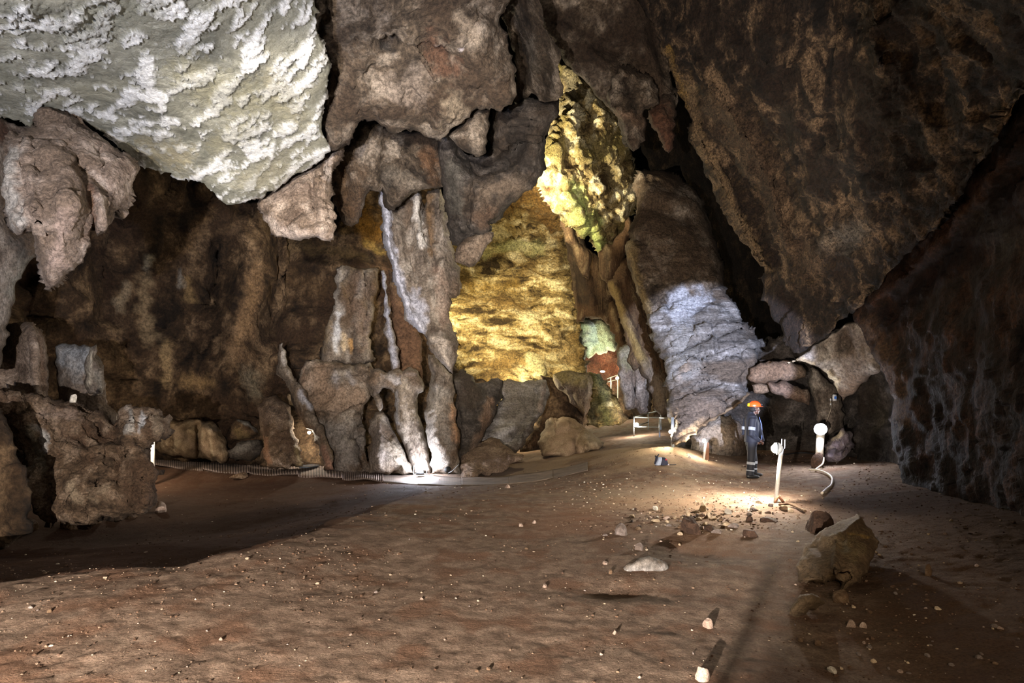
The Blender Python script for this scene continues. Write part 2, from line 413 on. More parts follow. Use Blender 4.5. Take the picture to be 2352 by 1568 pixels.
# ---------------------------------------------------------------- the shell
rock('wall_back', 'dark far rock wall closing the cave', 'wall', [(-900,-500),(3200,-500),(3200,1100),(-900,1100)], [(1176,800,46)], M['black'], 60, 20, 200, 22,
     noise=[('fbm', 50, 400), ('ridge', 12, 90)], kind=ST, jagg=0)
rock('wall_left', 'dark brown stained cave wall on the left behind the boulder', 'wall',
     [(-500,330),(60,440),(200,340),(320,376),(400,395),(470,418),(520,470),(600,462),(660,520),(655,700),(640,800),(650,900),(640,1000),(610,1062),(520,1062),(340,1060),(200,1040),(-500,1000)],
     [(0,700,17),(300,600,21),(500,600,22),(640,700,23),(300,1040,20.5),(600,1050,21),(-400,700,13),(300,400,19)], M['brown'], 40, 60, 90, 6,
     feats=[([(500,560),(495,650),(470,700)],12,-45),([(545,480),(535,540),(520,620),(500,700)],16,-40),([(590,560),(560,660),(540,760),(520,850)],42,55),([(610,580),(600,700)],20,15),
            ([(480,430),(520,470),(545,530)],26,45),([(330,420),(300,560)],50,30),([(130,740),(250,735),(280,750)],10,-14),([(300,840),(240,780)],8,-10),
            ([(220,540),(235,640),(240,720)],26,-30),([(250,870),(400,880)],8,-10),([(640,480),(630,760)],16,-60),([(270,1000),(520,985)],30,22),([(60,600),(40,800),(130,850)],60,-50),
            ([(530,990),(560,980)],14,-25),([(60,720),(120,730)],20,-30)],
     noise=[('fbm', 26, 190), ('facet', 20, 90, (1, 1, .7)), ('ridge', 6, 40, (1.4, 1, .7)), ('rough', 3.5, 16)],
     tints=[([(330,640),(330,700),(345,780)],22,'#a08b6c',.6),([(290,660),(275,700)],16,'#a8977c',.6),([(385,800),(385,880)],14,'#b59a70',.7),([(430,880),(480,880)],16,'#a88a60',.6),
            ([(590,620),(560,740),(545,820)],26,'#9a7c5c',.6),([(560,850),(590,900)],20,'#8f8570',.6),([(415,620),(420,660)],8,'#a8a49a',.6),([(340,590),(330,610)],10,'#b0a58e',.6),([(430,640),(440,690)],12,'#a5895f',.6)], kind=ST)
rock('ceiling', 'broad pale calcite-crusted ceiling, brightest rock of the cave', 'ceiling',
     [(-700,-600),(500,-600),(700,-300),(722,0),(728,70),(745,110),(757,160),(748,210),(738,260),(742,310),(757,345),(735,370),(700,392),(660,408),(640,430),(600,450),(560,462),(520,470),(505,458),(490,440),(470,420),(440,410),(410,412),(380,395),(350,385),(320,378),(285,345),(262,325),(230,300),(190,270),(150,250),(110,245),(70,290),(30,275),(0,265),(-700,230)],
     [(-300,-200,4.0),(0,0,5.4),(400,0,6.4),(700,0,7.6),(0,250,8.6),(300,300,9.6),(700,380,11.6),(520,460,11.6),(400,200,8.2),(700,200,9.2)], M['white'], 25, 120, 60, 4,
     feats=[([(480,230),(560,240),(620,250)],50,-14),([(240,30),(380,20)],40,-10),([(300,330),(400,350)],30,-8)],
     noise=[('fbm', 22, 260), ('crust', 14, 110, (.7, 1.6, 1.0), 0, -33), ('ridge', 5, 44, (.8, 1.5, 1), 0, -33), ('rough', 8, 15, (.9, 1.2, 1), 0, -33)],
     tints=[([(430,160),(520,220),(640,230)],50,'#8f8c74',.75),([(180,50),(330,15)],45,'#87887a',.75),([(330,330),(420,360)],30,'#9b9274',.7),([(500,330),(560,290)],30,'#9a967c',.6),
            ([(620,180),(680,260)],26,'#a8a184',.6),([(0,150),(60,190)],24,'#8c8e80',.6),([(560,420),(640,390)],24,'#9b9680',.6)], kind=ST, sharp=.7)
rock('ceiling', 'mottled central ceiling bulge with round potholes', 'ceiling',
     [(640,-500),(722,0),(728,70),(757,150),(741,250),(735,280),(748,322),(762,346),(785,335),(806,320),(815,295),(835,272),(862,275),(885,292),(905,306),(945,296),(965,305),(985,318),(1012,322),(1035,302),(1060,285),(1095,250),(1130,246),(1150,256),(1178,238),(1186,205),(1184,150),(1170,90),(1150,40),(1175,0),(1160,-500)],
     [(730,-300,6.5),(1100,-300,7.5),(760,0,9.2),(1150,0,10.2),(760,330,11.4),(1000,300,11.8),(1140,250,11.6)], M['ceil'], 55, 110, 90, 4,
     feats=[([(892,92)],24,-60),([(886,182)],20,-24),([(912,170),(880,140)],30,-10),([(1030,60),(1090,130),(1120,60)],22,18),([(1050,170),(1075,190)],26,20),([(960,90),(1010,120),(1050,165)],30,-22),([(1010,250),(1000,300)],30,25),
            ([(1090,110),(1100,150),(1160,180)],14,14),([(1110,130),(1070,110)],10,-14),([(740,40),(735,70)],10,-25),([(800,60),(850,120),(860,200)],14,-12),([(930,60),(955,100),(1000,190)],8,12),([(980,265),(978,300)],14,-16),([(1080,205),(1140,235)],12,-12),([(850,250),(900,270)],30,12)],
     noise=[('fbm', 22, 150), ('facet', 9, 60), ('pit', 12, 46), ('ridge', 3.5, 26), ('rough', 3, 10)],
     tints=[([(1000,100),(1010,150),(1040,160)],28,'#5c4030',.7),([(1055,40),(1090,90)],16,'#a0917f',.6),([(960,180),(950,220),(900,200)],34,'#93867a',.6),([(1060,110)],7,'#b5aeb0',.9),([(1005,103)],8,'#c8c2c0',.9),([(890,110)],20,'#4a4642',.7),([(1040,240),(1060,300)],30,'#9a8c78',.6)], kind=ST)
rock('ceiling', 'folded dark ceiling ribs beside the golden wall', 'ceiling',
     [(1100,-500),(1165,0),(1150,40),(1170,90),(1184,150),(1186,205),(1180,235),(1195,252),(1212,226),(1222,212),(1250,238),(1280,232),(1296,212),(1290,185),(1282,150),(1290,120),(1250,60),(1240,0),(1260,-500)],
     [(1180,0,11.5),(1240,200,13),(1150,-300,8)], M['ceil'], 45, 90, 50, 4,
     feats=[([(1170,40),(1200,120),(1205,200)],8,-35),([(1225,80),(1235,150)],12,22),([(1240,160),(1255,200)],12,-30),([(1265,185),(1272,215)],9,26)],
     noise=[('fbm', 14, 90), ('ridge', 8, 34, (2, 2, .6), -30), ('rough', 3, 10)], tints=[([(1215,100),(1225,160)],12,'#8d8474',.5)], kind=ST)
rock('ceiling', 'dark sloping ceiling slab above the hanging rock teeth', 'ceiling',
     [(1200,-500),(1200,0),(1245,60),(1283,118),(1300,150),(1345,190),(1385,235),(1410,262),(1430,268),(1470,262),(1500,244),(1545,262),(1560,230),(1540,150),(1505,60),(1490,0),(1490,-500)],
     [(1250,0,13.2),(1500,0,13.5),(1440,250,14.5),(1350,-300,9)], M['ceil'], 40, 90, 50, 4,
     feats=[([(1300,60),(1400,150),(1440,250)],16,16),([(1350,100),(1460,130)],20,-20),([(1436,195)],16,-20),([(1500,60),(1530,160)],12,-30)],
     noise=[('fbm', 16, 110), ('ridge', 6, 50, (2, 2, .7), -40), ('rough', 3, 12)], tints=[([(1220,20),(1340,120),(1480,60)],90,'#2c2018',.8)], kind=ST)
# right-hand rock mass
rock('ceiling', 'huge dark speckled overhang leaning in from the upper right', 'ceiling',
     [(1420,-500),(1440,-20),(1480,40),(1505,70),(1530,150),(1555,215),(1583,268),(1592,330),(1625,420),(1650,475),(1690,545),(1725,590),(1752,622),(1742,638),(1752,660),(1748,690),(1768,702),(1770,730),(1790,745),(1792,780),(1812,800),(1832,812),(1860,800),(1900,768),(1955,722),(1985,700),(2040,640),(2100,570),(2180,490),(2300,330),(2352,235),(2700,0),(2700,-500)],
     [(1450,0,13),(1600,300,13.5),(1750,620,14),(1830,800,13.2),(1900,0,8.5),(2300,0,5.2),(2000,400,9.0),(2350,240,6.0),(2000,690,10.5),(1700,200,11)], M['darkwall'], 40, 140, 60, 5,
     feats=[([(1500,90),(1590,250),(1620,380),(1700,520),(1750,600)],10,30),([(1560,200),(1640,330),(1700,430),(1770,600)],16,-50),([(1600,150),(1680,280),(1760,420),(1800,560)],14,36),([(1700,220),(1790,400),(1830,560)],16,-36),([(1620,210),(1700,320)],10,16),([(1880,330),(1930,230),(1960,60)],30,-45),([(1990,60),(2010,150)],26,40),
            ([(1830,400),(1850,560)],26,-20),([(1860,440),(1880,480),(1900,600)],26,28),([(1960,380),(1990,500)],40,26),([(1760,150),(1800,300)],34,-30),([(2100,120),(2150,240)],40,-30),([(1860,510),(1880,530)],14,-30)],
     noise=[('fbm', 34, 260), ('facet', 20, 90, (1.2, 1, .8), -30), ('ridge', 16, 44, (1.5, 1, .7), -25), ('rough', 10, 17, (1.3, 1, .7), -25)],
     tints=[([(1500,100),(1580,230),(1640,400),(1720,560),(1745,610)],16,'#8a7355',.8),([(1640,240),(1760,420),(1850,600)],46,'#6d5844',.5),([(1900,560),(1960,540)],30,'#8b8378',.45),([(1530,110),(1560,200),(1570,250)],8,'#a5843f',.6)], kind=ST)
rock('wall_right', 'dark reddish wall curving down at the right edge', 'wall',
     [(1970,660),(2010,620),(2080,530),(2160,440),(2280,280),(2352,180),(2900,-100),(2900,1500),(2352,1200),(2200,1150),(2095,1140),(2070,1095),(2055,1040),(2046,985),(2052,930),(2040,880),(2010,830),(1985,780),(1960,735)],
     [(2000,690,11.6),(2352,260,7.2),(2060,1050,10.6),(2352,1150,6.6),(2700,800,4.5),(2200,800,8.3)], M['redwall'], 30, 160, 60, 5,
     feats=[([(2010,690),(2120,590),(2220,480),(2330,330)],14,30),([(2030,720),(2140,620),(2240,510),(2352,380)],18,-34),([(2020,800),(2070,900),(2075,1000)],18,16),([(2058,1030),(2070,1090)],8,14),([(2170,640),(2250,780)],40,-14),([(2040,700),(2060,720)],16,-30)],
     noise=[('fbm', 34, 200), ('facet', 14, 80, (1.2, 1, .8), 10), ('ridge', 8, 46, (1.4, 1, .7), 10), ('rough', 5, 14, (1.3, 1, .7), 10)],
     tints=[([(2010,680),(2150,560),(2300,370)],16,'#5d4030',.6),([(2250,500),(2300,560)],50,'#4a443c',.4),([(1990,740),(2050,860),(2070,960)],24,'#6a5038',.6)], kind=ST)
# behind the man
rock('wall_back', 'shadowed alcove wall behind the standing man', 'wall',
     [(1540,1040),(1600,990),(1660,930),(1712,880),(1712,800),(1790,770),(1900,760),(2000,740),(2070,850),(2080,1000),(2085,1120),(1980,1110),(1900,1090),(1740,1075),(1640,1075),(1540,1060)],
     [(1560,1040,17.5),(1740,1000,18),(1900,980,17),(2060,1050,12.6),(2000,800,13.5),(1750,820,18.5)], M['slate'], 22, 80, 60, 5,
     feats=[([(1750,895),(1790,905)],16,-30),([(1800,1000),(1860,960)],40,-16),([(1900,1030),(2030,985)],20,18),([(1960,900),(1990,960)],30,-16),([(1810,880),(1860,890)],20,-22)],
     noise=[('fbm', 20, 130), ('facet', 12, 60), ('ridge', 4, 24), ('rough', 2, 9)],
     tints=[([(1620,1030),(1680,1000)],40,'#8d7a68',.6)], kind=ST)
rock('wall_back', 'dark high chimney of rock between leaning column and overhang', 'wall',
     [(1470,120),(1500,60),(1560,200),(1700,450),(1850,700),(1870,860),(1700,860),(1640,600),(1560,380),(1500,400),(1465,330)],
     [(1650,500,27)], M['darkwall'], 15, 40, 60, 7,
     noise=[('fbm', 20, 120), ('ridge', 6, 40)], tints=[([(1600,300),(1800,700)],300,'#120d0a',.9)], kind=ST)  # near-black tint paints the darkness of the deep gap
rock('rock_slab', 'upper brown oblong slab wedged above the standing man', 'rock slab',
     [(1716,868),(1722,846),(1745,832),(1800,826),(1842,838),(1852,852),(1850,866),(1815,873),(1770,876),(1735,880)], [(1780,850,15.2)], M['grey'], 24, 40, 20, 4,
     noise=[('fbm', 6, 50), ('facet', 4, 26), ('rough', 1.5, 8)], tints=[([(1720,860),(1850,850)],60,'#7d6450',.7)], group='rocks wedged above the alcove')
rock('rock_slab', 'lower brown wedge-shaped slab wedged above the standing man', 'rock slab',
     [(1762,880),(1768,876),(1810,878),(1856,892),(1858,930),(1830,922),(1795,908),(1770,900)], [(1810,900,15.0)], M['grey'], 22, 40, 18, 4,
     noise=[('fbm', 6, 50), ('facet', 4, 26), ('rough', 1.5, 8)], tints=[([(1760,890),(1850,900)],60,'#6f5646',.7)], group='rocks wedged above the alcove')
rock('rock_chunk', 'small squarish stone between column foot and wedged slabs', 'rock',
     [(1728,884),(1745,878),(1765,884),(1768,900),(1752,905),(1732,902)], [(1748,892,15.3)], M['grey'], 14, 20, 10, 3, noise=[('facet', 3, 20), ('rough', 1, 7)], tints=[([(1728,884),(1768,900)],60,'#8a7460',.6)])
rock('rock_chunk', 'grey knobbly stone beside the top of the wedged slabs', 'rock',
     [(1700,812),(1715,798),(1735,802),(1738,830),(1726,850),(1716,880),(1705,900),(1698,860)], [(1718,850,15.6)], M['strata'], 18, 26, 12, 3, noise=[('facet', 5, 22), ('rough', 1.5, 7)])
rock('hanging_flowstone', 'pale-edged flowstone fold hanging over the bright right lamp', 'flowstone',
     [(1812,833),(1850,812),(1880,790),(1910,768),(1950,742),(1990,745),(2015,800),(2025,850),(1990,870),(1960,905),(1935,925),(1922,890),(1915,872),(1890,850),(1868,836),(1840,828),(1800,838)],
     [(1820,830,12.8),(1940,780,12.6),(1925,900,13.4),(2010,850,12.2)], M['grey'], 22, 50, 24, 4,
     feats=[([(1815,832),(1880,788),(1945,742)],7,14),([(1880,830),(1905,868)],6,12),([(1900,800),(1940,790)],14,-14),([(1886,850),(1924,876)],8,16),([(1890,780),(1935,750),(1940,790)],16,-22)],
     noise=[('fbm', 10, 60), ('ridge', 4, 24, (1.5, 1, .6)), ('rough', 2, 8)],
     tints=[([(1812,830),(1880,786),(1945,740)],6,'#a8a096',.9),([(1890,855),(1922,876),(1918,895)],8,'#c8b99a',.9),([(1800,836),(1840,824),(1868,834)],5,'#b5a284',.9)])
rock('hanging_flowstone', 'brownish flowstone apron behind the bright right lamp post', 'flowstone',
     [(1862,842),(1880,850),(1900,872),(1925,895),(1935,930),(1938,985),(1900,1000),(1892,960),(1880,985),(1870,930),(1862,890)],
     [(1890,900,15.5)], M['grey'], 24, 50, 18, 4, feats=[([(1870,900),(1878,960)],6,10)], noise=[('fbm', 8, 50, (1, 1, .5)), ('ridge', 3, 20), ('rough', 1.5, 8)])

# ---------------------------------------------------------------- left side
rock('wall_left', 'smooth grey-brown arch at the left edge of the cave', 'wall',
     [(-500,240),(0,268),(40,290),(75,282),(95,300),(30,340),(15,420),(35,520),(88,540),(96,580),(62,608),(34,670),(20,740),(12,780),(0,850),(-500,900)],
     [(-300,500,9),(0,400,11.5),(60,560,12),(0,800,11.5)], M['grey'], 40, 80, 50, 5,
     feats=[([(10,300),(40,300)],20,-20)], noise=[('fbm', 12, 110), ('rough', 3, 14, (1, 1, .5))], tints=[([(0,300),(40,330)],40,'#4d3528',.8),([(40,560),(60,590)],22,'#4a4642',.6),([(60,600),(30,670)],20,'#8d8d85',.6)], kind=ST)
rock('hanging_rock', 'large jagged pinkish rock hanging like a fang from the left ceiling', 'hanging rock',
     [(4,425),(12,360),(22,325),(60,300),(88,292),(78,265),(98,245),(130,238),(162,246),(176,262),(204,292),(240,318),(268,340),(318,382),(296,440),(262,500),(244,536),(222,545),(214,525),(208,560),(196,585),(188,602),(158,622),(136,645),(108,661),(104,640),(94,600),(86,560),(78,528),(60,530),(40,540),(22,512),(14,470)],
     [(10,420,7.6),(160,260,9.0),(310,390,9.0),(110,650,7.9),(150,450,7.8)], M['pink'], 60, 90, 46, 3,
     feats=[([(60,300),(70,400),(95,560)],9,14),([(100,330),(150,400),(165,470)],26,26),([(175,370),(215,400),(250,430)],10,-26),([(130,250),(180,280)],20,-30),([(190,400),(205,480),(200,540)],14,-22),([(140,470),(150,560)],24,16),
            ([(230,440),(240,520)],9,16),([(70,340),(40,480)],26,-14),([(200,500),(196,580)],6,14),([(225,350),(235,390)],12,-20),([(160,300),(140,330)],10,12)],
     noise=[('facet', 22, 100, (1, 1, .7), -15), ('fbm', 10, 60), ('ridge', 5, 28), ('rough', 4, 11)],
     tints=[([(30,360),(20,440),(40,510)],22,'#a8a49b',.8),([(110,250),(160,256)],14,'#3a281d',.8),([(180,285),(200,295)],10,'#3f2b1f',.8),([(205,420),(215,500),(205,530)],14,'#6a4a35',.7),([(60,330),(50,420)],8,'#b5a99c',.5),([(150,500),(130,600)],20,'#b09a8c',.5)])
rock('limestone_column', 'pinkish grey pillar stub on the far left behind the big boulder', 'rock column',
     [(-120,770),(50,742),(62,738),(92,760),(106,800),(112,850),(110,912),(100,925),(60,920),(0,910),(-120,905)],
     [(40,850,13.4)], M['pink'], 50, 60, 40, 4, feats=[([(75,760),(85,900)],6,10),([(20,780),(30,850)],26,-22)], noise=[('fbm', 10, 80), ('ridge', 4, 30, (2, 2, .4)), ('rough', 2, 10)], tints=[([(0,760),(20,830)],24,'#3b2e24',.7),([(90,760),(100,900)],10,'#5d4431',.6)])
rock('limestone_column', 'pale bluish grey rock pillar left of the white stalagmite', 'rock column',
     [(126,795),(150,788),(205,795),(232,830),(244,880),(246,930),(270,950),(268,985),(200,975),(140,950),(134,880)],
     [(190,880,14.6)], M['grey'], 34, 60, 30, 4, feats=[([(132,800),(140,930)],6,8)], noise=[('fbm', 8, 70), ('ridge', 2, 26, (2, 2, .4)), ('rough', 1.5, 9)], tints=[([(150,800),(190,830)],40,'#9aa0a4',.7),([(180,900),(220,950)],34,'#84776c',.7)])
rock('stalagmite', 'small whitish stalagmite against the left brown wall', 'stalagmite',
     [(196,890),(194,850),(198,822),(210,796),(222,790),(224,806),(216,820),(228,840),(238,862),(240,888),(236,905),(205,905)],
     [(215,850,14.0)], M['grey'], 22, 22, 14, 3, feats=[([(210,800),(208,850)],4,6)], noise=[('fbm', 4, 26, (1, 1, .5)), ('rough', 1.5, 7)], tints=[([(205,800),(205,880)],8,'#c4bba8',.8),([(222,860),(232,890)],12,'#8f8a7e',.6)])
rock('boulder', 'big rugged mud-brown boulder with whitish flowstone on the left', 'boulder',
     [(-160,900),(0,902),(30,900),(62,905),(110,912),(150,924),(185,932),(240,955),(262,980),(274,940),(300,930),(340,934),(362,944),(362,960),(378,970),(372,1000),(348,1016),(330,1030),(340,1060),(356,1085),(345,1110),(348,1150),(330,1178),(300,1182),(270,1190),(235,1186),(215,1198),(170,1200),(110,1196),(80,1172),(68,1120),(60,1060),(28,1010),(0,960),(-160,980)],
     [(0,920,10.6),(200,1000,11.2),(350,960,11.2),(340,1150,10.6),(100,1190,10.4),(200,1180,10.3)], M['mud'], 60, 80, 60, 3,
     feats=[([(180,935),(240,1000),(268,1030)],14,-34),([(262,940),(270,1010),(290,1040)],9,-40),([(190,1040),(300,1035)],8,14),([(300,1040),(330,1140)],20,12),([(290,1050),(270,1110)],18,-22),([(310,1090),(305,1160)],10,-26),
            ([(100,960),(120,1010),(190,1040)],10,18),([(60,930),(70,1000)],16,12),([(230,1090),(190,1190)],4,-10),([(230,1060),(260,1080)],10,18),([(90,920),(160,940)],12,14),([(300,950),(295,1020)],9,16),([(340,960),(360,970)],10,14),([(230,1000),(240,1040)],14,-22),([(160,1010),(200,1030)],10,-16)],
     noise=[('facet', 24, 74), ('fbm', 12, 60), ('facet', 5, 30), ('ridge', 5, 22), ('rough', 4, 9)],
     tints=[([(84,980),(104,1000),(100,1030)],9,'#cfcfcf',.9),([(300,945),(298,990)],8,'#c9c6c0',.8),([(325,945),(322,990)],6,'#d0d3d8',.8),([(350,960),(365,980)],14,'#a3937f',.7),([(100,950),(160,960)],18,'#a8968a',.6),([(70,990),(90,1070)],18,'#8c8676',.6),([(280,1060),(270,1120)],18,'#5a4230',.7),
            ([(155,1010),(180,1040)],8,'#b09a86',.7),([(170,1120),(185,1150)],12,'#b5a48c',.6),([(225,1140),(265,1120)],14,'#a5937c',.6),([(200,980),(240,1010)],20,'#5c4433',.6)])
rock('boulder', 'dark rock mass at the left edge beside the big mud-brown boulder', 'boulder',
     [(-260,930),(0,935),(20,960),(34,1020),(62,1080),(70,1140),(62,1190),(76,1215),(40,1240),(0,1262),(-260,1330)],
     [(-40,1080,8.6)], M['brown'], 50, 60, 50, 4, noise=[('facet', 16, 80), ('fbm', 10, 50), ('rough', 3, 12)])
rock('hanging_block', 'pinkish square-ended block hanging below the pale ceiling', 'hanging rock',
     [(592,470),(600,452),(640,428),(668,408),(702,392),(735,370),(742,352),(765,340),(790,338),(782,362),(764,392),(758,420),(768,470),(772,520),(766,546),(740,552),(715,546),(690,550),(665,548),(635,544),(622,524),(605,505)],
     [(600,480,12.6),(760,350,12.6),(700,540,12.2),(760,540,12.3)], M['pink'], 46, 60, 34, 3,
     feats=[([(715,400),(720,480)],6,-18),([(745,360),(742,500)],7,16),([(735,400),(750,500)],5,-14),([(640,520),(690,535),(760,520)],10,16),([(620,480),(640,500)],10,12),([(650,525),(700,490)],8,-12)],
     noise=[('fbm', 10, 60, (1.6, 1, .6)), ('facet', 8, 40), ('ridge', 4, 22), ('rough', 3, 9)],
     tints=[([(600,500),(650,535),(740,545)],16,'#c2b3a8',.7),([(765,345),(750,380),(750,410)],8,'#b9ada4',.9),([(640,450),(700,430)],20,'#8d7b6e',.6)])
# ---------------------------------------------------------------- middle wall
rock('wall_back', 'dark banded wall behind the pale columns', 'wall',
     [(600,440),(650,530),(760,540),(820,420),(900,400),(1000,420),(1022,520),(1026,700),(1032,830),(1075,865),(1140,880),(1120,1000),(1060,1088),(860,1090),(700,1082),(600,1068),(622,900),(628,700)],
     [(640,700,23.5),(800,600,23),(1050,700,24.5),(850,1080,19.8),(640,1060,20.2),(1050,1080,19.8)], M['brown'], 16, 60, 60, 5,
     feats=[([(640,610),(900,620)],10,14),([(645,700),(700,690),(760,700)],30,-12),([(640,830),(760,830)],10,20),([(870,640),(865,800)],20,-30)],
     noise=[('fbm', 14, 110, (1, 1, 1.6)), ('ridge', 6, 40, (.7, 1, 2)), ('strata', 10, 90, (.4, .4, 2)), ('rough', 3, 10)],
     tints=[([(830,480),(850,540),(880,520)],26,'#8a6428',.8),([(640,570),(760,575),(840,590)],16,'#6d5a3e',.7),([(840,560),(880,580)],10,'#a58a4c',.8),([(660,640),(740,660)],34,'#57432c',.5),([(900,640),(960,760)],50,'#6a4f3a',.6)], kind=ST)
rock('limestone_block', 'flat grey-brown rock panel with a white streak, above the ledge', 'rock face',
     [(770,616),(800,612),(835,616),(868,617),(866,660),(858,720),(846,770),(850,800),(858,830),(800,836),(740,832),(742,800),(752,750),(768,700),(772,650)],
     [(800,620,21.6),(800,830,20.8)], M['grey'], 24, 40, 12, 4, feats=[([(812,620),(806,720)],4,-8),([(838,630),(846,700),(830,800)],4,-8),([(775,650),(790,690)],8,8)],
     noise=[('facet', 13, 44, (1.5, 1, .6)), ('fbm', 5, 40), ('ridge', 4, 18), ('rough', 1.8, 7)],
     tints=[([(775,625),(770,680),(778,720)],10,'#b9b2aa',.7),([(778,720),(772,805)],7,'#cfd0d4',.9),([(790,770),(792,805)],6,'#cdb89a',.8),([(805,780),(806,810)],6,'#c59a62',.8),([(755,740),(748,800)],10,'#a08c70',.6),([(820,640),(840,800)],22,'#7a6555',.6),([(830,650),(826,680)],10,'#a39c98',.6)])
rock('rock_ledge', 'broad brown rock buttress below the ledge, grey at its foot', 'rock face',
     [(690,846),(702,826),(760,830),(800,836),(850,832),(862,850),(846,880),(852,900),(836,930),(832,960),(838,1020),(850,1086),(800,1088),(760,1084),(755,1040),(735,1000),(715,965),(694,930),(684,890)],
     [(770,840,20.6),(780,1080,18.9),(700,900,20.2),(845,1000,19.2)], M['grey'], 44, 50, 44, 3,
     feats=[([(700,834),(850,840)],6,14),([(770,850),(790,890)],18,12),([(720,950),(790,945),(830,925)],4,-9),([(830,950),(815,1000),(840,1080)],9,-22),([(730,880),(760,920)],16,-12)],
     noise=[('fbm', 10, 70), ('strata', 7, 60, (.5, .5, 1.6)), ('facet', 11, 40), ('rough', 2, 7)],
     tints=[([(720,870),(760,920),(820,900)],40,'#8a7564',.7),([(768,860),(775,880)],10,'#a9a9b0',.7),([(800,862),(812,880)],8,'#9f9fa6',.6),([(740,1000),(800,1000),(800,1070)],44,'#8f8a86',.7),([(700,850),(695,900)],8,'#a88a72',.6)])
rock('rock_ridge', 'grey ridge of rock sloping down to the lit alcove', 'rock ridge',
     [(640,790),(652,784),(660,840),(676,872),(706,900),(724,950),(748,1000),(764,1040),(768,1080),(742,1078),(736,1040),(722,1000),(700,975),(684,950),(668,905),(652,870),(634,860),(640,830)],
     [(650,800,20.4),(700,950,19.4),(755,1070,18.4)], M['grey'], 26, 40, 14, 3, noise=[('facet', 6, 34), ('fbm', 6, 40), ('rough', 2, 7)],
     tints=[([(690,905),(712,935)],10,'#b0b2be',.8),([(648,790),(654,840)],5,'#a09a96',.8),([(745,1030),(760,1075)],10,'#9c7868',.7)])
rock('boulder', 'leaning brown rock left of the lit alcove with tan base', 'boulder',
     [(590,935),(610,912),(635,905),(655,925),(668,950),(672,990),(684,1010),(686,1045),(696,1070),(650,1072),(618,1070),(600,1050),(608,1010),(596,975)],
     [(620,920,19.8),(650,1060,18.5)], M['mud'], 40, 50, 30, 3, feats=[([(612,1020),(620,1065)],7,10),([(600,1000),(640,1010)],5,8),([(655,930),(665,990)],8,12)],
     noise=[('facet', 7, 40), ('ridge', 4, 22), ('rough', 2.4, 8)], tints=[([(606,1010),(620,1060)],9,'#b5896a',.8),([(600,940),(640,950)],30,'#7a6b60',.5),([(680,1030),(690,1068)],8,'#a8956c',.7)])
rock('rock_ledge', 'row of rounded tan flowstone lumps behind the matted path', 'flowstone',
     [(352,1020),(350,985),(372,962),(405,966),(440,962),(470,968),(488,966),(500,980),(518,1005),(528,1040),(520,1060),(440,1052),(380,1043),(345,1034)],
     [(360,1000,20.6),(510,1040,20)], M['tan'], 44, 50, 26, 3, feats=[([(455,975),(455,1055)],6,-22),([(400,985),(390,1050)],7,-10),([(430,990),(425,1040)],12,12),([(485,990),(490,1050)],14,14)],
     noise=[('fbm', 10, 44), ('facet', 5, 30), ('rough', 2, 8)], tints=[([(470,972),(500,985)],10,'#5d5650',.7),([(425,1000),(440,1040)],14,'#7d6b52',.6),([(400,990),(470,1040)],14,'#b09880',.7)])
rock('boulder', 'small dark boulder with a grey cap in the recess behind the path', 'boulder',
     [(520,1000),(530,978),(548,962),(570,966),(590,985),(598,1000),(560,1008),(530,1022)], [(558,990,20.3)], M['brown'], 26, 26, 14, 3, noise=[('facet', 5, 26), ('rough', 1.5, 7)],
     tints=[([(550,963),(590,985)],7,'#9c9a94',.9),([(540,985),(560,1000)],14,'#7d6a48',.7)])
rock('boulder', 'flat grey stone lying under the dark recess boulder', 'boulder',
     [(520,1035),(545,1018),(575,1010),(602,1012),(604,1030),(590,1050),(560,1056),(530,1052)], [(560,1035,19.8)], M['slate'], 22, 26, 12, 3, noise=[('facet', 5, 24), ('rough', 2, 7)], tints=[([(540,1030),(580,1018)],10,'#7a7670',.7)])
# alcove
rock('wall_back', 'lit tan wall inside the small alcove', 'wall', [(660,900),(760,960),(790,1090),(660,1090)], [(720,1000,21.4)], M['tan'], 10, 30, 30, 5,
     feats=[([(735,1030)],14,-20)], noise=[('fbm', 8, 40), ('rough', 2, 8)], kind=ST)

# ---------------------------------------------------------------- columns around the bright lamp
rock('hanging_rock', 'broad brown rock curtain hanging left of the pale drapery', 'hanging rock',
     [(758,400),(764,372),(782,350),(800,330),(835,280),(880,290),(880,380),(876,440),(850,436),(838,450),(830,480),(822,512),(806,520),(790,514),(780,490),(768,460),(764,420)],
     [(800,330,14.5),(800,510,15.2)], M['ceil'], 34, 60, 30, 4, feats=[([(785,380),(800,460)],12,-16),([(815,400),(830,450)],14,14)], noise=[('fbm', 10, 60), ('ridge', 4, 26, (2, 1, .5)), ('rough', 2, 8)],
     tints=[([(790,360),(800,480)],40,'#57422f',.6)])
rock('hanging_rock', 'folded brown hanging rock above the pale drapery column', 'hanging rock',
     [(850,280),(905,300),(960,300),(1010,320),(1012,350),(1020,395),(1022,430),(1002,434),(985,432),(962,438),(944,444),(920,468),(905,480),(885,474),(876,440),(862,390),(858,350)],
     [(870,330,14.8),(1000,340,14.8),(920,460,15.4),(1010,430,15.2)], M['ceil'], 50, 70, 44, 4,
     feats=[([(930,350),(970,400),(1000,430)],9,18),([(870,300),(860,370)],10,-16),([(880,390),(930,440)],20,14),([(985,330),(1000,380)],10,-16)],
     noise=[('fbm', 12, 70), ('facet', 9, 50), ('ridge', 3, 22), ('rough', 2, 8)], tints=[([(900,400),(950,420)],26,'#7d7468',.5),([(980,360),(1000,410)],20,'#6d4e35',.6)])
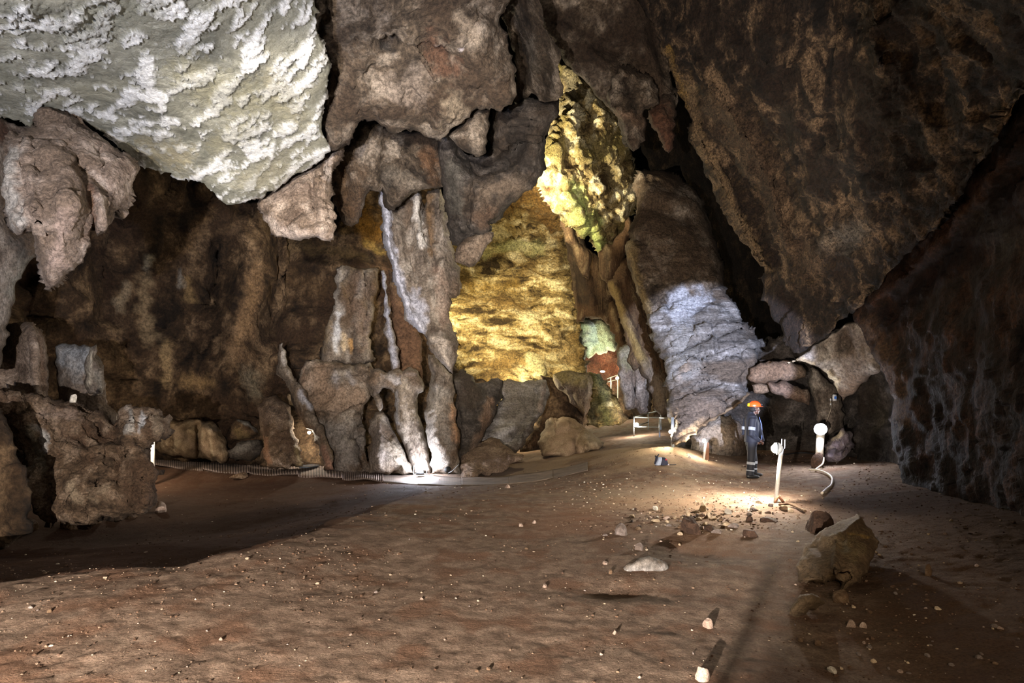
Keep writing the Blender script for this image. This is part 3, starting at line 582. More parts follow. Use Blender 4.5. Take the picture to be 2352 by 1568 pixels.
rock('hanging_rock', 'dark grey smooth hanging rock right of the pale drapery', 'hanging rock',
     [(1005,318),(1035,300),(1060,345),(1090,362),(1120,350),(1128,250),(1160,256),(1180,238),(1215,225),(1250,238),(1280,232),(1284,255),(1262,300),(1250,340),(1244,400),(1232,420),(1220,436),(1190,452),(1165,478),(1140,500),(1122,512),(1128,528),(1118,548),(1095,540),(1080,560),(1060,570),(1042,560),(1030,520),(1020,440),(1010,380)],
     [(1020,330,14.6),(1260,240,14),(1230,400,15),(1100,540,15.6),(1040,540,15.8)], M['slate'], 60, 80, 60, 4,
     feats=[([(1060,350),(1100,400),(1160,380),(1190,330)],18,-60),([(1110,430),(1150,400),(1190,395)],6,14),([(1150,260),(1160,340),(1190,400)],9,14),([(1170,270),(1230,275)],4,-12),([(1170,290),(1235,292)],4,-12),([(1170,308),(1240,310)],4,-12),([(1172,326),(1240,328)],4,-12),([(1050,400),(1060,520)],14,14),([(1090,440),(1110,520)],18,16),([(1085,420),(1075,520)],6,-16)],
     noise=[('fbm', 12, 80), ('facet', 8, 50), ('ridge', 3, 26), ('rough', 2, 8)],
     tints=[([(1110,440),(1180,420),(1200,440)],30,'#7a6b5c',.7),([(1040,380),(1050,480)],18,'#5e5a52',.7),([(1190,300),(1200,380)],30,'#2c2724',.7),([(1100,500),(1120,480)],20,'#6a5545',.6)])
rock('hanging_rock', 'rough brown lobe hanging below the central ceiling', 'hanging rock',
     [(1030,312),(1058,288),(1090,252),(1126,246),(1122,300),(1117,350),(1098,360),(1078,352),(1058,342),(1042,325)],
     [(1080,300,12.4)], M['ceil'], 40, 50, 24, 3, noise=[('fbm', 8, 50), ('pit', 8, 26), ('rough', 3, 8)], tints=[([(1090,270),(1100,340)],20,'#96897a',.5)])
rock('hanging_rock', 'small brown fin hanging beside the golden wall', 'hanging rock',
     [(1044,600),(1050,570),(1075,545),(1100,530),(1133,535),(1130,552),(1112,575),(1098,600),(1078,613),(1060,606)], [(1090,570,15.2)], M['ceil'], 22, 40, 16, 3, noise=[('fbm', 5, 40), ('ridge', 3, 20, (1, 1, 2), 30), ('rough', 1.5, 7)], tints=[([(1060,590),(1120,550)],30,'#8a7868',.6)])
rock('limestone_column', 'tall jagged drapery column with a pale bluish edge above the floor lamp', 'rock column',
     [(860,366),(872,370),(884,384),(882,415),(892,440),(900,470),(908,482),(922,462),(932,442),(955,436),(966,440),(970,500),(985,440),(1012,434),(1022,470),(1034,520),(1042,590),(1056,630),(1056,676),(1034,682),(1030,730),(1038,760),(1052,790),(1048,830),(1040,858),(1022,842),(1000,815),(986,800),(982,776),(962,760),(944,742),(928,718),(914,672),(905,630),(892,590),(882,555),(880,500),(870,455),(862,410)],
     [(870,380,16.6),(900,540,16.4),(1020,560,16.8),(980,740,16.2),(1030,850,16.0)], M['grey'], 40, 60, 30, 3,
     feats=[([(868,380),(885,470),(893,550),(912,640),(935,700),(968,760)],8,24),([(962,445),(960,520),(975,600)],9,20),([(985,450),(990,560),(1000,600)],7,-16),([(930,500),(940,600),(960,660)],16,-18),([(1010,450),(1015,540)],5,12),([(1000,450),(1000,560)],4,-10),([(950,650),(990,680)],14,10),([(1010,600),(1040,640)],14,14),
            ([(1035,610),(1040,660)],8,-8),([(985,775),(1045,785)],8,20),([(1010,800),(1036,850)],7,16),([(915,520),(925,600)],5,10)],
     noise=[('fbm', 8, 60, (1.4, 1, .6)), ('facet', 7, 36, (1.3, 1, .6)), ('ridge', 3, 20, (1.6, 1, .5)), ('rough', 2, 7)],
     tints=[([(868,378),(880,430),(886,500),(892,560),(912,640),(930,700),(965,755)],14,'#b4b6c4',.95),([(950,680),(970,740)],18,'#b0b2c0',.8),([(955,445),(962,500),(972,560)],10,'#cfcac4',.9),([(985,450),(990,580)],10,'#7a5f40',.7),([(1005,620),(1020,740)],18,'#8a7364',.6),([(1010,780),(1030,840)],18,'#aaa098',.6),([(1000,500),(1012,590)],8,'#8c8074',.6),([(862,372),(866,410)],5,'#5a4a40',.8)])
rock('limestone_column', 'stubby brown block hanging behind the right side of the drapery column', 'rock column',
     [(1030,600),(1045,598),(1054,640),(1056,676),(1040,684),(1028,680)], [(1042,640,16.9)], M['ceil'], 14, 20, 10, 3, noise=[('fbm', 3, 26), ('rough', 1.5, 7)])
rock('limestone_fin', 'thin pale upright rock blade beside the black cleft', 'rock blade',
     [(874,622),(882,620),(888,636),(890,680),(898,712),(900,750),(908,790),(918,830),(914,852),(900,852),(896,815),(884,770),(882,700),(878,660)],
     [(886,640,18.8),(905,840,18.4)], M['grey'], 12, 26, 8, 3, noise=[('facet', 4, 26), ('rough', 1.5, 7)], tints=[([(880,630),(892,740),(908,840)],10,'#a5a8b8',.8)])
rock('wall_back', 'brown rock face between pale blade and drapery column', 'wall',
     [(892,620),(905,622),(930,700),(960,760),(972,780),(968,850),(975,900),(930,900),(916,860),(905,780),(898,700)], [(930,760,19.6)], M['brown'], 16, 30, 14, 4,
     noise=[('facet', 6, 40), ('ridge', 3, 20), ('rough', 2, 8)], tints=[([(920,700),(950,850)],50,'#7a5c46',.7)], kind=ST)
rock('rock_block', 'knobbly grey rock blocks jammed between the lower columns', 'rock',
     [(842,884),(850,850),(872,845),(886,856),(905,850),(918,846),(930,860),(930,882),(915,895),(905,905),(895,895),(880,890),(870,905),(880,935),(872,945),(860,915)],
     [(890,870,18.2)], M['grey'], 26, 30, 12, 3, noise=[('facet', 7, 24), ('rough', 2, 7)], tints=[([(895,860),(915,880)],14,'#a8a6a8',.6),([(850,870),(880,860)],14,'#6d5a48',.6)])
rock('limestone_column', 'leftmost lower grey column left of the floor lamp', 'rock column',
     [(846,1088),(846,1040),(852,1000),(848,965),(862,948),(880,945),(895,972),(915,1010),(935,1045),(952,1088)],
     [(880,960,18.6),(900,1085,17.9)], M['grey'], 46, 46, 30, 3, feats=[([(870,960),(868,1080)],12,8)], noise=[('fbm', 6, 50), ('facet', 6, 36), ('rough', 1.6, 7)], tints=[([(860,980),(870,1060)],22,'#7e7672',.6),([(905,1020),(930,1080)],18,'#9a9082',.6)])
rock('limestone_column', 'tall lower grey column directly behind the floor lamp', 'rock column',
     [(908,870),(925,852),(940,842),(960,850),(970,870),(974,900),(962,905),(958,925),(966,960),(975,1000),(985,1040),(990,1088),(950,1090),(938,1050),(922,1010),(908,975),(905,930)],
     [(935,860,18.4),(960,1085,17.9)], M['grey'], 34, 40, 20, 3, feats=[([(915,850),(965,856)],7,12),([(920,900),(930,980)],10,8),([(950,940),(975,1060)],9,10)], noise=[('fbm', 6, 50), ('facet', 5, 34), ('rough', 1.6, 7)],
     tints=[([(925,890),(935,960)],16,'#a3988c',.6),([(930,855),(965,880)],14,'#5d4c40',.6),([(910,900),(915,970)],6,'#a8aab4',.7)])
rock('limestone_column', 'wide lower column right of the floor lamp with tan edge', 'rock column',
     [(984,900),(990,860),(982,812),(1000,815),(1024,845),(1040,860),(1046,900),(1048,940),(1046,970),(1058,1000),(1052,1030),(1058,1060),(1060,1090),(990,1090),(992,1040),(980,1000),(976,960),(978,930)],
     [(1010,830,17.6),(1020,1085,17.7)], M['grey'], 44, 44, 26, 3, feats=[([(1045,940),(1050,1030)],5,10),([(1000,880),(1005,1000)],12,8)], noise=[('fbm', 7, 60), ('facet', 6, 36), ('rough', 1.6, 7)],
     tints=[([(1040,930),(1050,1010)],8,'#a8805f',.7),([(1000,900),(1010,1050)],30,'#8f8a84',.6)])
rock('limestone_column', 'dark slate-grey rock mass between the lamp columns and the leaning slab', 'rock column',
     [(1036,872),(1060,850),(1085,862),(1092,880),(1130,870),(1156,874),(1150,920),(1132,960),(1112,1000),(1108,1030),(1085,1060),(1078,1092),(1056,1092),(1050,1040),(1058,1000),(1046,965),(1050,920)],
     [(1060,900,18.8),(1140,900,20),(1080,1080,18.2)], M['slate'], 36, 50, 30, 3, feats=[([(1050,930),(1062,1000)],5,-14),([(1110,880),(1130,930)],12,-12),([(1110,940),(1100,1000)],8,16)], noise=[('strata', 8, 70, (.6, .6, 1.8), -15), ('facet', 6, 36), ('rough', 1.8, 7)],
     tints=[([(1125,920),(1105,1000)],12,'#8f7460',.7),([(1095,1000),(1085,1040)],10,'#8c7460',.6)])
# ---------------------------------------------------------------- golden zone
rock('wall_back', 'banded golden rock wall lit by a hidden yellow lamp', 'wall',
     [(1020,560),(1060,540),(1110,420),(1180,380),(1270,380),(1305,470),(1318,560),(1325,700),(1336,800),(1345,870),(1300,960),(1150,960),(1060,900),(1040,800),(1015,700)],
     [(1050,700,28),(1200,820,27),(1330,850,28),(1200,600,29.5),(1180,450,25),(1100,500,28)], M['gold'], 30, 60, 60, 4,
     feats=[([(1100,560),(1180,570),(1290,585)],18,28),([(1060,640),(1180,610),(1290,640)],12,-14),([(1180,700),(1300,740)],9,-16),([(1060,720),(1290,690)],8,14),([(1100,800),(1290,800)],10,-10),([(1215,830),(1235,850)],12,22),([(1300,560),(1340,780)],14,-22),([(1130,560),(1110,620)],18,12),([(1240,780),(1330,850)],30,16)],
     noise=[('strata', 16, 90, (.4, .4, 1.6)), ('facet', 14, 60, (.8, .8, 1.4)), ('fbm', 14, 90), ('ridge', 9, 30, (.8, .8, 1.4)), ('rough', 6, 10)],
     tints=[([(1110,580),(1180,560),(1250,570)],14,'#b5b378',.7),([(1140,450),(1240,450),(1270,520)],36,'#6a4a1c',.7),([(1215,820),(1240,850)],10,'#d6cf9c',.7),([(1090,660),(1180,660)],16,'#8a7034',.6),([(1290,780),(1330,860)],22,'#9a8458',.6)], kind=ST)
rock('hanging_flowstone', 'knobbly golden flowstone curtain high in the middle of the cave', 'flowstone',
     [(1283,140),(1298,150),(1325,165),(1345,195),(1378,228),(1405,262),(1425,290),(1440,330),(1456,392),(1466,460),(1452,475),(1440,520),(1430,560),(1410,590),(1405,560),(1392,552),(1392,580),(1378,590),(1372,570),(1350,535),(1340,545),(1318,520),(1300,500),(1268,470),(1250,440),(1238,420),(1242,380),(1252,340),(1262,300),(1284,255),(1296,215),(1282,190)],
     [(1300,160,20),(1440,340,21),(1250,420,20),(1380,570,21.5),(1330,400,20.4)], M['cauli'], 40, 60, 34, 3,
     feats=[([(1300,250),(1330,350),(1390,450)],18,16),([(1330,200),(1360,300)],14,-18),([(1300,460),(1340,520),(1380,580)],12,20),([(1400,480),(1420,540)],12,-26),([(1270,350),(1300,420)],16,14),([(1350,460),(1375,540)],10,16),([(1390,380),(1400,440)],10,-18)],
     noise=[('fbm', 16, 70, (1.5, 1, .7), -25), ('facet', 12, 34), ('ridge', 10, 26, (1.6, 1, .7), -25), ('rough', 6, 11, (1.4, 1, .8), -25)],
     tints=[([(1310,430),(1340,490),(1375,560)],22,'#a9b56a',.9),([(1260,440),(1290,430)],16,'#a87850',.7),([(1300,170),(1320,230)],16,'#b5ac90',.5),([(1380,340),(1420,420)],18,'#8a7d5a',.5)])
DR = [('fbm', 8, 60, (1.6, 1, .5)), ('ridge', 6, 22, (2.4, 1, .3)), ('rough', 2.5, 8, (1.6, 1, .5))]
rock('dripstone_drape', 'narrow brown dripstone drape left of the golden curtain tip', 'dripstone',
     [(1238,430),(1268,465),(1300,498),(1318,528),(1330,560),(1345,575),(1356,600),(1352,640),(1338,630),(1325,600),(1318,570),(1300,540),(1290,500),(1262,470)],
     [(1260,450,22),(1345,620,22.4)], M['drape'], 16, 26, 10, 3, noise=DR, tints=[([(1240,440),(1290,480)],14,'#a0785a',.6)])
rock('dripstone_drape', 'square-cut brown dripstone curtain below the golden flowstone', 'dripstone',
     [(1376,580),(1392,560),(1408,565),(1420,540),(1445,500),(1452,540),(1438,570),(1428,610),(1416,640),(1410,656),(1400,650),(1382,642),(1378,610)],
     [(1410,580,21)], M['drape'], 18, 30, 12, 3, noise=DR)
rock('dripstone_drape', 'long brown and gold dripstone drape slanting down to the walkway', 'dripstone',
     [(1398,650),(1412,640),(1428,600),(1442,590),(1458,640),(1478,710),(1500,770),(1522,830),(1536,880),(1540,940),(1520,955),(1500,930),(1492,880),(1470,840),(1458,850),(1442,830),(1448,800),(1432,750),(1416,700)],
     [(1420,620,20.5),(1530,930,19)], M['drape'], 24, 40, 16, 3, feats=[([(1412,650),(1440,730),(1475,830),(1490,860)],6,16),([(1440,610),(1500,780),(1525,860)],8,-14)], noise=DR,
     tints=[([(1404,655),(1420,700),(1450,770),(1480,840)],8,'#9c8450',.8),([(1490,850),(1520,940)],26,'#857868',.7)])
rock('dripstone_drape', 'grey hanging rock tongue ending above the far walkway lamp', 'dripstone',
     [(1418,822),(1425,800),(1445,790),(1470,810),(1484,850),(1492,900),(1490,945),(1470,950),(1462,920),(1456,938),(1440,940),(1434,905),(1424,870)],
     [(1455,860,20)], M['grey'], 24, 34, 16, 3, feats=[([(1456,850),(1460,930)],4,-12)], noise=DR, tints=[([(1425,800),(1450,830)],24,'#6d6c4c',.6)])
rock('wall_back', 'dark brown rock between golden wall and dripstone drapes', 'wall',
     [(1290,480),(1330,540),(1380,600),(1400,650),(1425,720),(1448,800),(1440,860),(1422,820),(1414,780),(1405,748),(1380,730),(1345,728),(1325,740),(1315,640),(1300,560)], [(1360,650,25)], M['drape'], 26, 40, 20, 4,
     feats=[([(1310,540),(1330,700)],12,-20),([(1345,640),(1370,730)],8,16),([(1395,690),(1400,760)],8,-16)], noise=DR, tints=[([(1310,560),(1340,680)],30,'#2e251b',.8)], kind=ST)
rock('wall_back', 'far chamber wall glimpsed past the golden wall, brown with a tunnel', 'wall',
     [(1240,640),(1500,640),(1560,900),(1520,990),(1240,990)], [(1380,800,36)], M['brown'], 10, 30, 40, 5,
     feats=[([(1390,840),(1400,870)],16,-22),([(1420,830),(1440,880)],14,16)], noise=[('fbm', 16, 70), ('facet', 10, 40), ('rough', 3, 10)], tints=[([(1380,830),(1430,850)],40,'#8a5238',.6)], kind=ST)
rock('hanging_flowstone', 'bright greenish white flowstone in the far chamber', 'flowstone',
     [(1326,740),(1345,730),(1380,738),(1404,760),(1414,780),(1412,806),(1395,802),(1380,812),(1368,806),(1352,822),(1344,815),(1340,800),(1334,775)],
     [(1370,775,33)], M['cauli'], 24, 40, 16, 3, noise=[('fbm', 8, 40), ('ridge', 7, 14), ('rough', 4, 7)], tints=[([(1330,740),(1410,800)],70,'#c3ccb0',.9)])
rock('rock_block', 'mossy green-brown rock beside the far walkway', 'boulder',
     [(1352,855),(1376,862),(1395,880),(1405,905),(1425,935),(1440,960),(1425,975),(1375,982),(1345,975),(1350,940),(1358,900)],
     [(1385,930,24.5)], M['gold'], 34, 40, 24, 3, noise=[('facet', 9, 46), ('fbm', 6, 40), ('rough', 2.5, 8)], tints=[([(1370,870),(1390,950)],30,'#5d6038',.8),([(1355,930),(1365,970)],14,'#8a8a72',.6),([(1410,930),(1430,960)],18,'#6a5838',.7)])
rock('limestone_column', 'grey rock pillar base tapering down beside the tan boulder', 'rock column',
     [(1270,860),(1290,852),(1330,854),(1356,856),(1360,890),(1356,930),(1350,950),(1338,968),(1328,940),(1308,925),(1292,900),(1275,885)],
     [(1315,900,23.2)], M['grey'], 36, 44, 24, 3, feats=[([(1312,900),(1325,940)],5,-12),([(1340,870),(1345,940)],10,12)], noise=[('fbm', 7, 50), ('facet', 5, 30), ('rough', 1.8, 7)], tints=[([(1280,865),(1345,870)],18,'#8a7d50',.7),([(1320,940),(1334,965)],5,'#d6a860',.9)])
rock('rock_slab', 'grey leaning limestone slab with streaked face between two boulders', 'rock slab',
     [(1156,878),(1170,872),(1200,878),(1230,876),(1254,872),(1260,890),(1254,920),(1246,950),(1226,972),(1216,1000),(1198,1030),(1185,1042),(1160,1036),(1140,1020),(1100,1016),(1112,992),(1130,962),(1148,925)],
     [(1210,880,21.4),(1130,1010,19.6),(1190,1030,19.6),(1250,920,21.4)], M['strata'], 26, 40, 16, 3,
     feats=[([(1246,880),(1240,950),(1205,985),(1190,1030)],5,12),([(1160,885),(1150,925)],4,10),([(1232,890),(1225,950)],4,-8),([(1130,1000),(1180,980)],8,10),([(1175,1010),(1195,985)],3,-8)],
     noise=[('facet', 6, 44, (1.4, 1, .7), 20), ('ridge', 3, 24, (1.6, 1, .5), 20), ('rough', 1.8, 7)],
     tints=[([(1165,900),(1220,900),(1190,960)],40,'#7a7268',.6),([(1140,1005),(1175,985)],10,'#c9c7c8',.8),([(1155,885),(1148,930)],5,'#b5aeb0',.7),([(1250,880),(1240,945)],5,'#a89488',.7),([(1100,1015),(1120,995)],5,'#a8a4a0',.6)])
rock('wall_back', 'rubbly dark wall between leaning slab and pillar base', 'wall',
     [(1240,860),(1300,870),(1330,930),(1350,970),(1330,1000),(1240,1030),(1195,1060),(1200,1010),(1230,960)], [(1270,940,23.8)], M['brown'], 20, 40, 20, 4, noise=[('facet', 8, 36), ('rough', 3, 9)], kind=ST)
rock('boulder', 'brown sloping boulder at the path edge right of the floor lamp', 'boulder',
     [(1058,1042),(1080,1026),(1108,1012),(1128,1004),(1148,1010),(1165,1024),(1180,1038),(1203,1044),(1200,1054),(1182,1062),(1165,1078),(1130,1088),(1095,1096),(1058,1096),(1056,1070)],
     [(1100,1020,18.6),(1100,1095,16.6),(1190,1050,17.6)], M['mud'], 26, 30, 26, 3, feats=[([(1160,1030),(1175,1055)],4,8),([(1180,1045),(1168,1062)],6,10)], noise=[('facet', 6, 44, (1, 1, 1.5), -20), ('fbm', 4, 40), ('rough', 1.6, 7)],
     tints=[([(1070,1040),(1150,1060)],50,'#7d6a5c',.6),([(1060,1070),(1070,1092)],10,'#8f7a68',.6)])
rock('boulder', 'pale tan boulder with a slabby right end beside the walkway', 'boulder',
     [(1236,1016),(1248,985),(1256,966),(1290,956),(1322,962),(1338,976),(1352,990),(1372,1004),(1388,1016),(1376,1032),(1356,1034),(1344,1042),(1322,1038),(1302,1052),(1270,1046),(1246,1046)],
     [(1270,970,21.4),(1300,1048,19.2),(1380,1015,20)], M['tan'], 40, 44, 30, 3, feats=[([(1340,985),(1325,1010),(1322,1030)],6,-14),([(1350,1000),(1345,1030)],5,10),([(1290,975),(1310,1010)],18,10)],
     noise=[('facet', 9, 46), ('fbm', 5, 34), ('rough', 2, 7)], tints=[([(1290,980),(1300,1030)],34,'#a58c74',.7),([(1350,1000),(1375,1015)],14,'#a39884',.6)])
# ---------------------------------------------------------------- the big leaning column
rock('limestone_column', 'smooth brown upper part of the massive leaning column', 'rock column',
     [(1440,600),(1440,560),(1450,520),(1464,480),(1458,420),(1470,396),(1510,392),(1548,402),(1590,432),(1620,490),(1646,560),(1660,630),(1672,700),(1690,760),(1600,740),(1540,730),(1510,770),(1494,750),(1486,720),(1470,680),(1452,640)],
     [(1460,500,18.8),(1600,500,19.2),(1500,720,17.9),(1650,700,17.6)], M['ceil'], 60, 90, 56, 3,
     feats=[([(1475,560)],14,-22),([(1500,440),(1570,470)],30,14),([(1500,480),(1560,500)],20,-14),([(1590,440),(1630,560),(1640,640)],14,12),([(1560,560),(1590,640)],30,10),([(1450,560),(1462,640),(1490,720)],7,12)],
     noise=[('fbm', 12, 110), ('facet', 6, 60), ('ridge', 3, 26), ('rough', 2, 8)],
     tints=[([(1480,430),(1520,560),(1580,620)],80,'#5a4938',.7),([(1450,560),(1465,640),(1490,720)],12,'#857048',.8),([(1570,680),(1550,700),(1620,690)],30,'#b9bcc4',.8),([(1640,560),(1660,640)],20,'#3d3026',.8)])  # pale bluish patch paints the beam's light into the stone colour
rock('limestone_column', 'layered blue-grey lower part of the massive leaning column', 'rock column',
     [(1486,722),(1506,700),(1504,682),(1528,690),(1545,668),(1580,655),(1620,650),(1655,655),(1672,684),(1692,712),(1700,740),(1728,762),(1742,792),(1738,820),(1716,836),(1704,860),(1712,905),(1690,925),(1640,958),(1590,992),(1545,1018),(1542,1000),(1556,975),(1540,940),(1536,900),(1532,860),(1528,835),(1516,800),(1500,775),(1492,750)],
     [(1510,710,17.7),(1650,680,17.5),(1680,740,17),(1560,960,15.2),(1700,870,15.8),(1550,1010,14.8)], M['strata'], 60, 90, 56, 3,
     feats=[([(1540,960),(1600,930),(1700,905)],10,12),([(1535,900),(1600,860),(1690,830)],4,-12),([(1540,930),(1620,880),(1700,865)],4,-12),([(1530,860),(1590,810),(1680,790)],5,12),([(1520,810),(1580,770),(1660,750)],5,9),([(1570,850),(1640,820),(1730,790)],5,12),([(1600,790),(1700,760)],5,-10),
            ([(1530,1000),(1620,955),(1700,915)],5,14),([(1550,985),(1620,940),(1700,900)],4,-10),([(1545,900),(1600,870)],3,-8),([(1660,800),(1735,780)],5,10)],
     noise=[('fbm', 10, 110), ('strata', 11, 60, (.35, .35, 2.2), -28), ('facet', 12, 46, (.8, 1, 1.4), -28), ('ridge', 3, 18, (.7, 1, 1.8), -28), ('rough', 1.8, 7)],
     tints=[([(1540,680),(1600,680),(1560,720)],34,'#c3c6cf',.8),([(1570,760),(1560,850)],40,'#9a9894',.6),([(1560,960),(1640,930)],30,'#6f6156',.6),([(1555,870),(1580,840)],9,'#a08468',.6),([(1560,1000),(1640,960)],8,'#8a7458',.8),([(1650,760),(1720,800)],24,'#5f5a56',.6)])  # palest tint repeats the painted beam light of the upper part
rock('rock_slab', 'thin brown slab edge running along the underside of the leaning column', 'rock slab',
     [(1544,1017),(1575,992),(1610,970),(1655,944),(1690,922),(1716,900),(1724,904),(1706,924),(1665,950),(1620,978),(1585,1000),(1552,1022)], [(1548,1018,14.5),(1630,965,14.9),(1715,905,15.4)], M['tan'], 14, 26, 6, 2.5,
     noise=[('facet', 5, 30, (.7, 1, 1.6), -30), ('rough', 2, 7)], tints=[([(1640,950),(1715,905)],16,'#5d4a38',.7)])
rock('boulder', 'smooth rounded boulder tucked under the leaning column behind the short lamp post', 'boulder',
     [(1586,1005),(1606,980),(1640,960),(1680,950),(1706,975),(1716,1010),(1712,1050),(1680,1062),(1640,1062),(1600,1058),(1586,1040)], [(1650,1020,16.4)], M['grey'], 50, 50, 34, 4, noise=[('fbm', 8, 60), ('rough', 1.8, 8)], tints=[([(1610,990),(1650,1000)],34,'#a8947c',.6)])
for lab, pl, dd in [('largest rock tooth with a black hollow hanging from the slab above the golden curtain',
                     [(1395,225),(1405,180),(1420,152),(1450,160),(1468,172),(1498,178),(1512,205),(1514,238),(1498,246),(1480,250),(1472,262),(1482,275),(1478,300),(1482,322),(1468,342),(1455,348),(1442,335),(1430,300),(1420,270),(1400,250)], 13.8),
                    ('reddish pointed rock tooth right of the hollow one', [(1490,262),(1500,245),(1530,215),(1548,225),(1552,262),(1548,310),(1536,352),(1526,340),(1512,310),(1498,290)], 14.2)]:
    rock('hanging_rock', lab, 'hanging rock', pl, [(pl[0][0], pl[0][1], dd)], M['ceil'], 30, 50, 26, 3,
         feats=[([(1436,190),(1440,212)],13,-26),([(1415,250),(1460,290)],8,14),([(1455,300),(1465,335)],12,12)], noise=[('fbm', 9, 44), ('facet', 9, 34), ('ridge', 4, 24, (2, 1, .6)), ('rough', 2, 8)],
         tints=[([(1436,190),(1445,220)],14,'#1c1410',.8),([(1500,260),(1540,340)],40,'#5a3c2c',.8)] if dd > 14 else [([(1436,190),(1445,220)],14,'#2a201a',.8),([(1420,260),(1470,285)],12,'#8d7460',.6)])  # dark tint on the hollow is its shade put into the colour
# ---------------------------------------------------------------- foreground boulders
rock('boulder', 'large tan angular boulder in the right foreground', 'boulder',
     [(1830,1335),(1834,1290),(1842,1262),(1872,1232),(1905,1208),(1940,1190),(1968,1178),(1980,1186),(1988,1205),(2002,1216),(2011,1240),(2008,1262),(1998,1290),(1994,1316),(1976,1338),(1950,1350),(1936,1362),(1925,1352),(1930,1338),(1912,1330),(1895,1342),(1865,1338),(1845,1340)],
     [(1850,1320,5.1),(1990,1240,5.5),(1930,1330,5.0)], M['tan'], 60, 60, 44, 3,
     feats=[([(1980,1185),(1920,1240),(1918,1290),(1920,1340)],8,22),([(1880,1240),(1850,1300)],26,-14),([(1950,1230),(2000,1240)],10,-8),([(1920,1330),(1950,1322)],6,-16)],
     noise=[('facet', 12, 90), ('fbm', 5, 60), ('rough', 2, 12)], tints=[([(1860,1280),(1890,1290)],36,'#6a6052',.6),([(1950,1250),(1960,1270)],26,'#9a8a64',.6),([(1945,1225),(1995,1235)],4,'#a88a50',.7),([(1940,1245),(1945,1262)],9,'#a5aaa0',.6)])
rock('boulder', 'flat tan stone half sunk in the dirt below the large foreground boulder', 'boulder',
     [(1812,1408),(1820,1385),(1838,1366),(1865,1362),(1884,1370),(1892,1384),(1872,1398),(1850,1412),(1828,1416)], [(1850,1395,4.3)], M['tan'], 30, 30, 20, 3, noise=[('facet', 6, 50), ('rough', 2, 10)], tints=[([(1830,1390),(1880,1380)],50,'#6a5a44',.6)])
rock('boulder', 'whitish grey flat-topped rock on the open dirt floor', 'boulder',
     [(1426,1318),(1432,1304),(1440,1296),(1455,1292),(1468,1280),(1490,1276),(1510,1284),(1530,1292),(1536,1304),(1530,1316),(1508,1318),(1488,1320),(1470,1326),(1452,1332),(1438,1328)],
     [(1480,1310,5.45)], M['grey'], 26, 30, 16, 2.5, noise=[('facet', 6, 30), ('fbm', 3, 20), ('rough', 2, 6)], tints=[([(1440,1320),(1530,1305)],18,'#b5b2b0',.8),([(1480,1285),(1500,1300)],18,'#8a857e',.6)])
W_FLOOD, W_POST, W_THICK, W_SHORT, W_SMALL = 320., 900., 200., 120., 95.
# ---------------------------------------------------------------- small builders
def bm_obj(name, bm, mat, parent=None, smooth=True, loc=None):
    me = bpy.data.meshes.new(name); bm.normal_update(); bm.to_mesh(me); bm.free()
    me.polygons.foreach_set('use_smooth', [smooth] * len(me.polygons)); me.materials.append(mat)
    if any(n.type == 'ATTRIBUTE' for n in mat.node_tree.nodes): set_tint(me, np.zeros((len(me.vertices), 4)))
    o = bpy.data.objects.new(name, me); link(o, parent)
    if loc is not None: o.location = loc
    return o

def empty(name, loc, label=None, cat=None, group=None):
    o = bpy.data.objects.new(name, None); o.empty_display_size = .05; COL.objects.link(o); o.location = loc
    return tag(o, label, cat, group)

def tube(bm, pts, rad, n=10, cap=True, flat=None):
    """a lofted tube; rad: number, list of numbers or list of (r1, r2)"""
    pts = [Vector(p) for p in pts]; rings = []
    up = Vector((0, 0, 1))
    for i, p in enumerate(pts):
        d = (pts[min(i + 1, len(pts) - 1)] - pts[max(i - 1, 0)]).normalized()
        a = d.cross(up) if abs(d.dot(up)) < .95 else d.cross(Vector((0, 1, 0)))
        a.normalize(); b = a.cross(d).normalized()
        r = rad[i] if isinstance(rad, (list, tuple)) else rad
        r1, r2 = r if isinstance(r, (list, tuple)) else (r, r)
        rings.append([bm.verts.new(p + a * (math.cos(t) * r1) + b * (math.sin(t) * r2)) for t in [2 * math.pi * k / n for k in range(n)]])
    for A, B in zip(rings, rings[1:]):
        for k in range(n): bm.faces.new((A[k], A[(k + 1) % n], B[(k + 1) % n], B[k]))
    if cap:
        bm.faces.new(rings[0][::-1]); bm.faces.new(rings[-1])
    return rings

def loft_z(bm, secs, n=18):
    """horizontal sections (z, cx, cy, rx, ry[, squareness])"""
    rings = []
    for s in secs:
        z, cx, cy, rx, ry = s[:5]; e = s[5] if len(s) > 5 else 1.
        ring = []
        for k in range(n):
            t = 2 * math.pi * k / n; c, q = math.cos(t), math.sin(t)
            ring.append(bm.verts.new((cx + rx * math.copysign(abs(c) ** e, c), cy + ry * math.copysign(abs(q) ** e, q), z)))
        rings.append(ring)
    for A, B in zip(rings, rings[1:]):
        for k in range(n): bm.faces.new((A[k], A[(k + 1) % n], B[(k + 1) % n], B[k]))
    bm.faces.new(rings[0][::-1]); bm.faces.new(rings[-1])

def ball(bm, c, r, sub=2):
    m = Matrix.Translation(Vector(c)) @ Matrix.Diagonal((*(r if isinstance(r, (tuple, list)) else (r, r, r)), 1))
    bmesh.ops.create_icosphere(bm, subdivisions=sub, radius=1, matrix=m)

def box(bm, c, s, rot=0, bev=0):
    m = Matrix.Translation(Vector(c)) @ Matrix.Rotation(rot, 4, 'Z') @ Matrix.Diagonal((*s, 1))
    g = bmesh.ops.create_cube(bm, size=1, matrix=m)
    if bev:
        es = list({e for v in g['verts'] for e in v.link_edges}); bmesh.ops.bevel(bm, geom=es, offset=bev, segments=2, affect='EDGES')

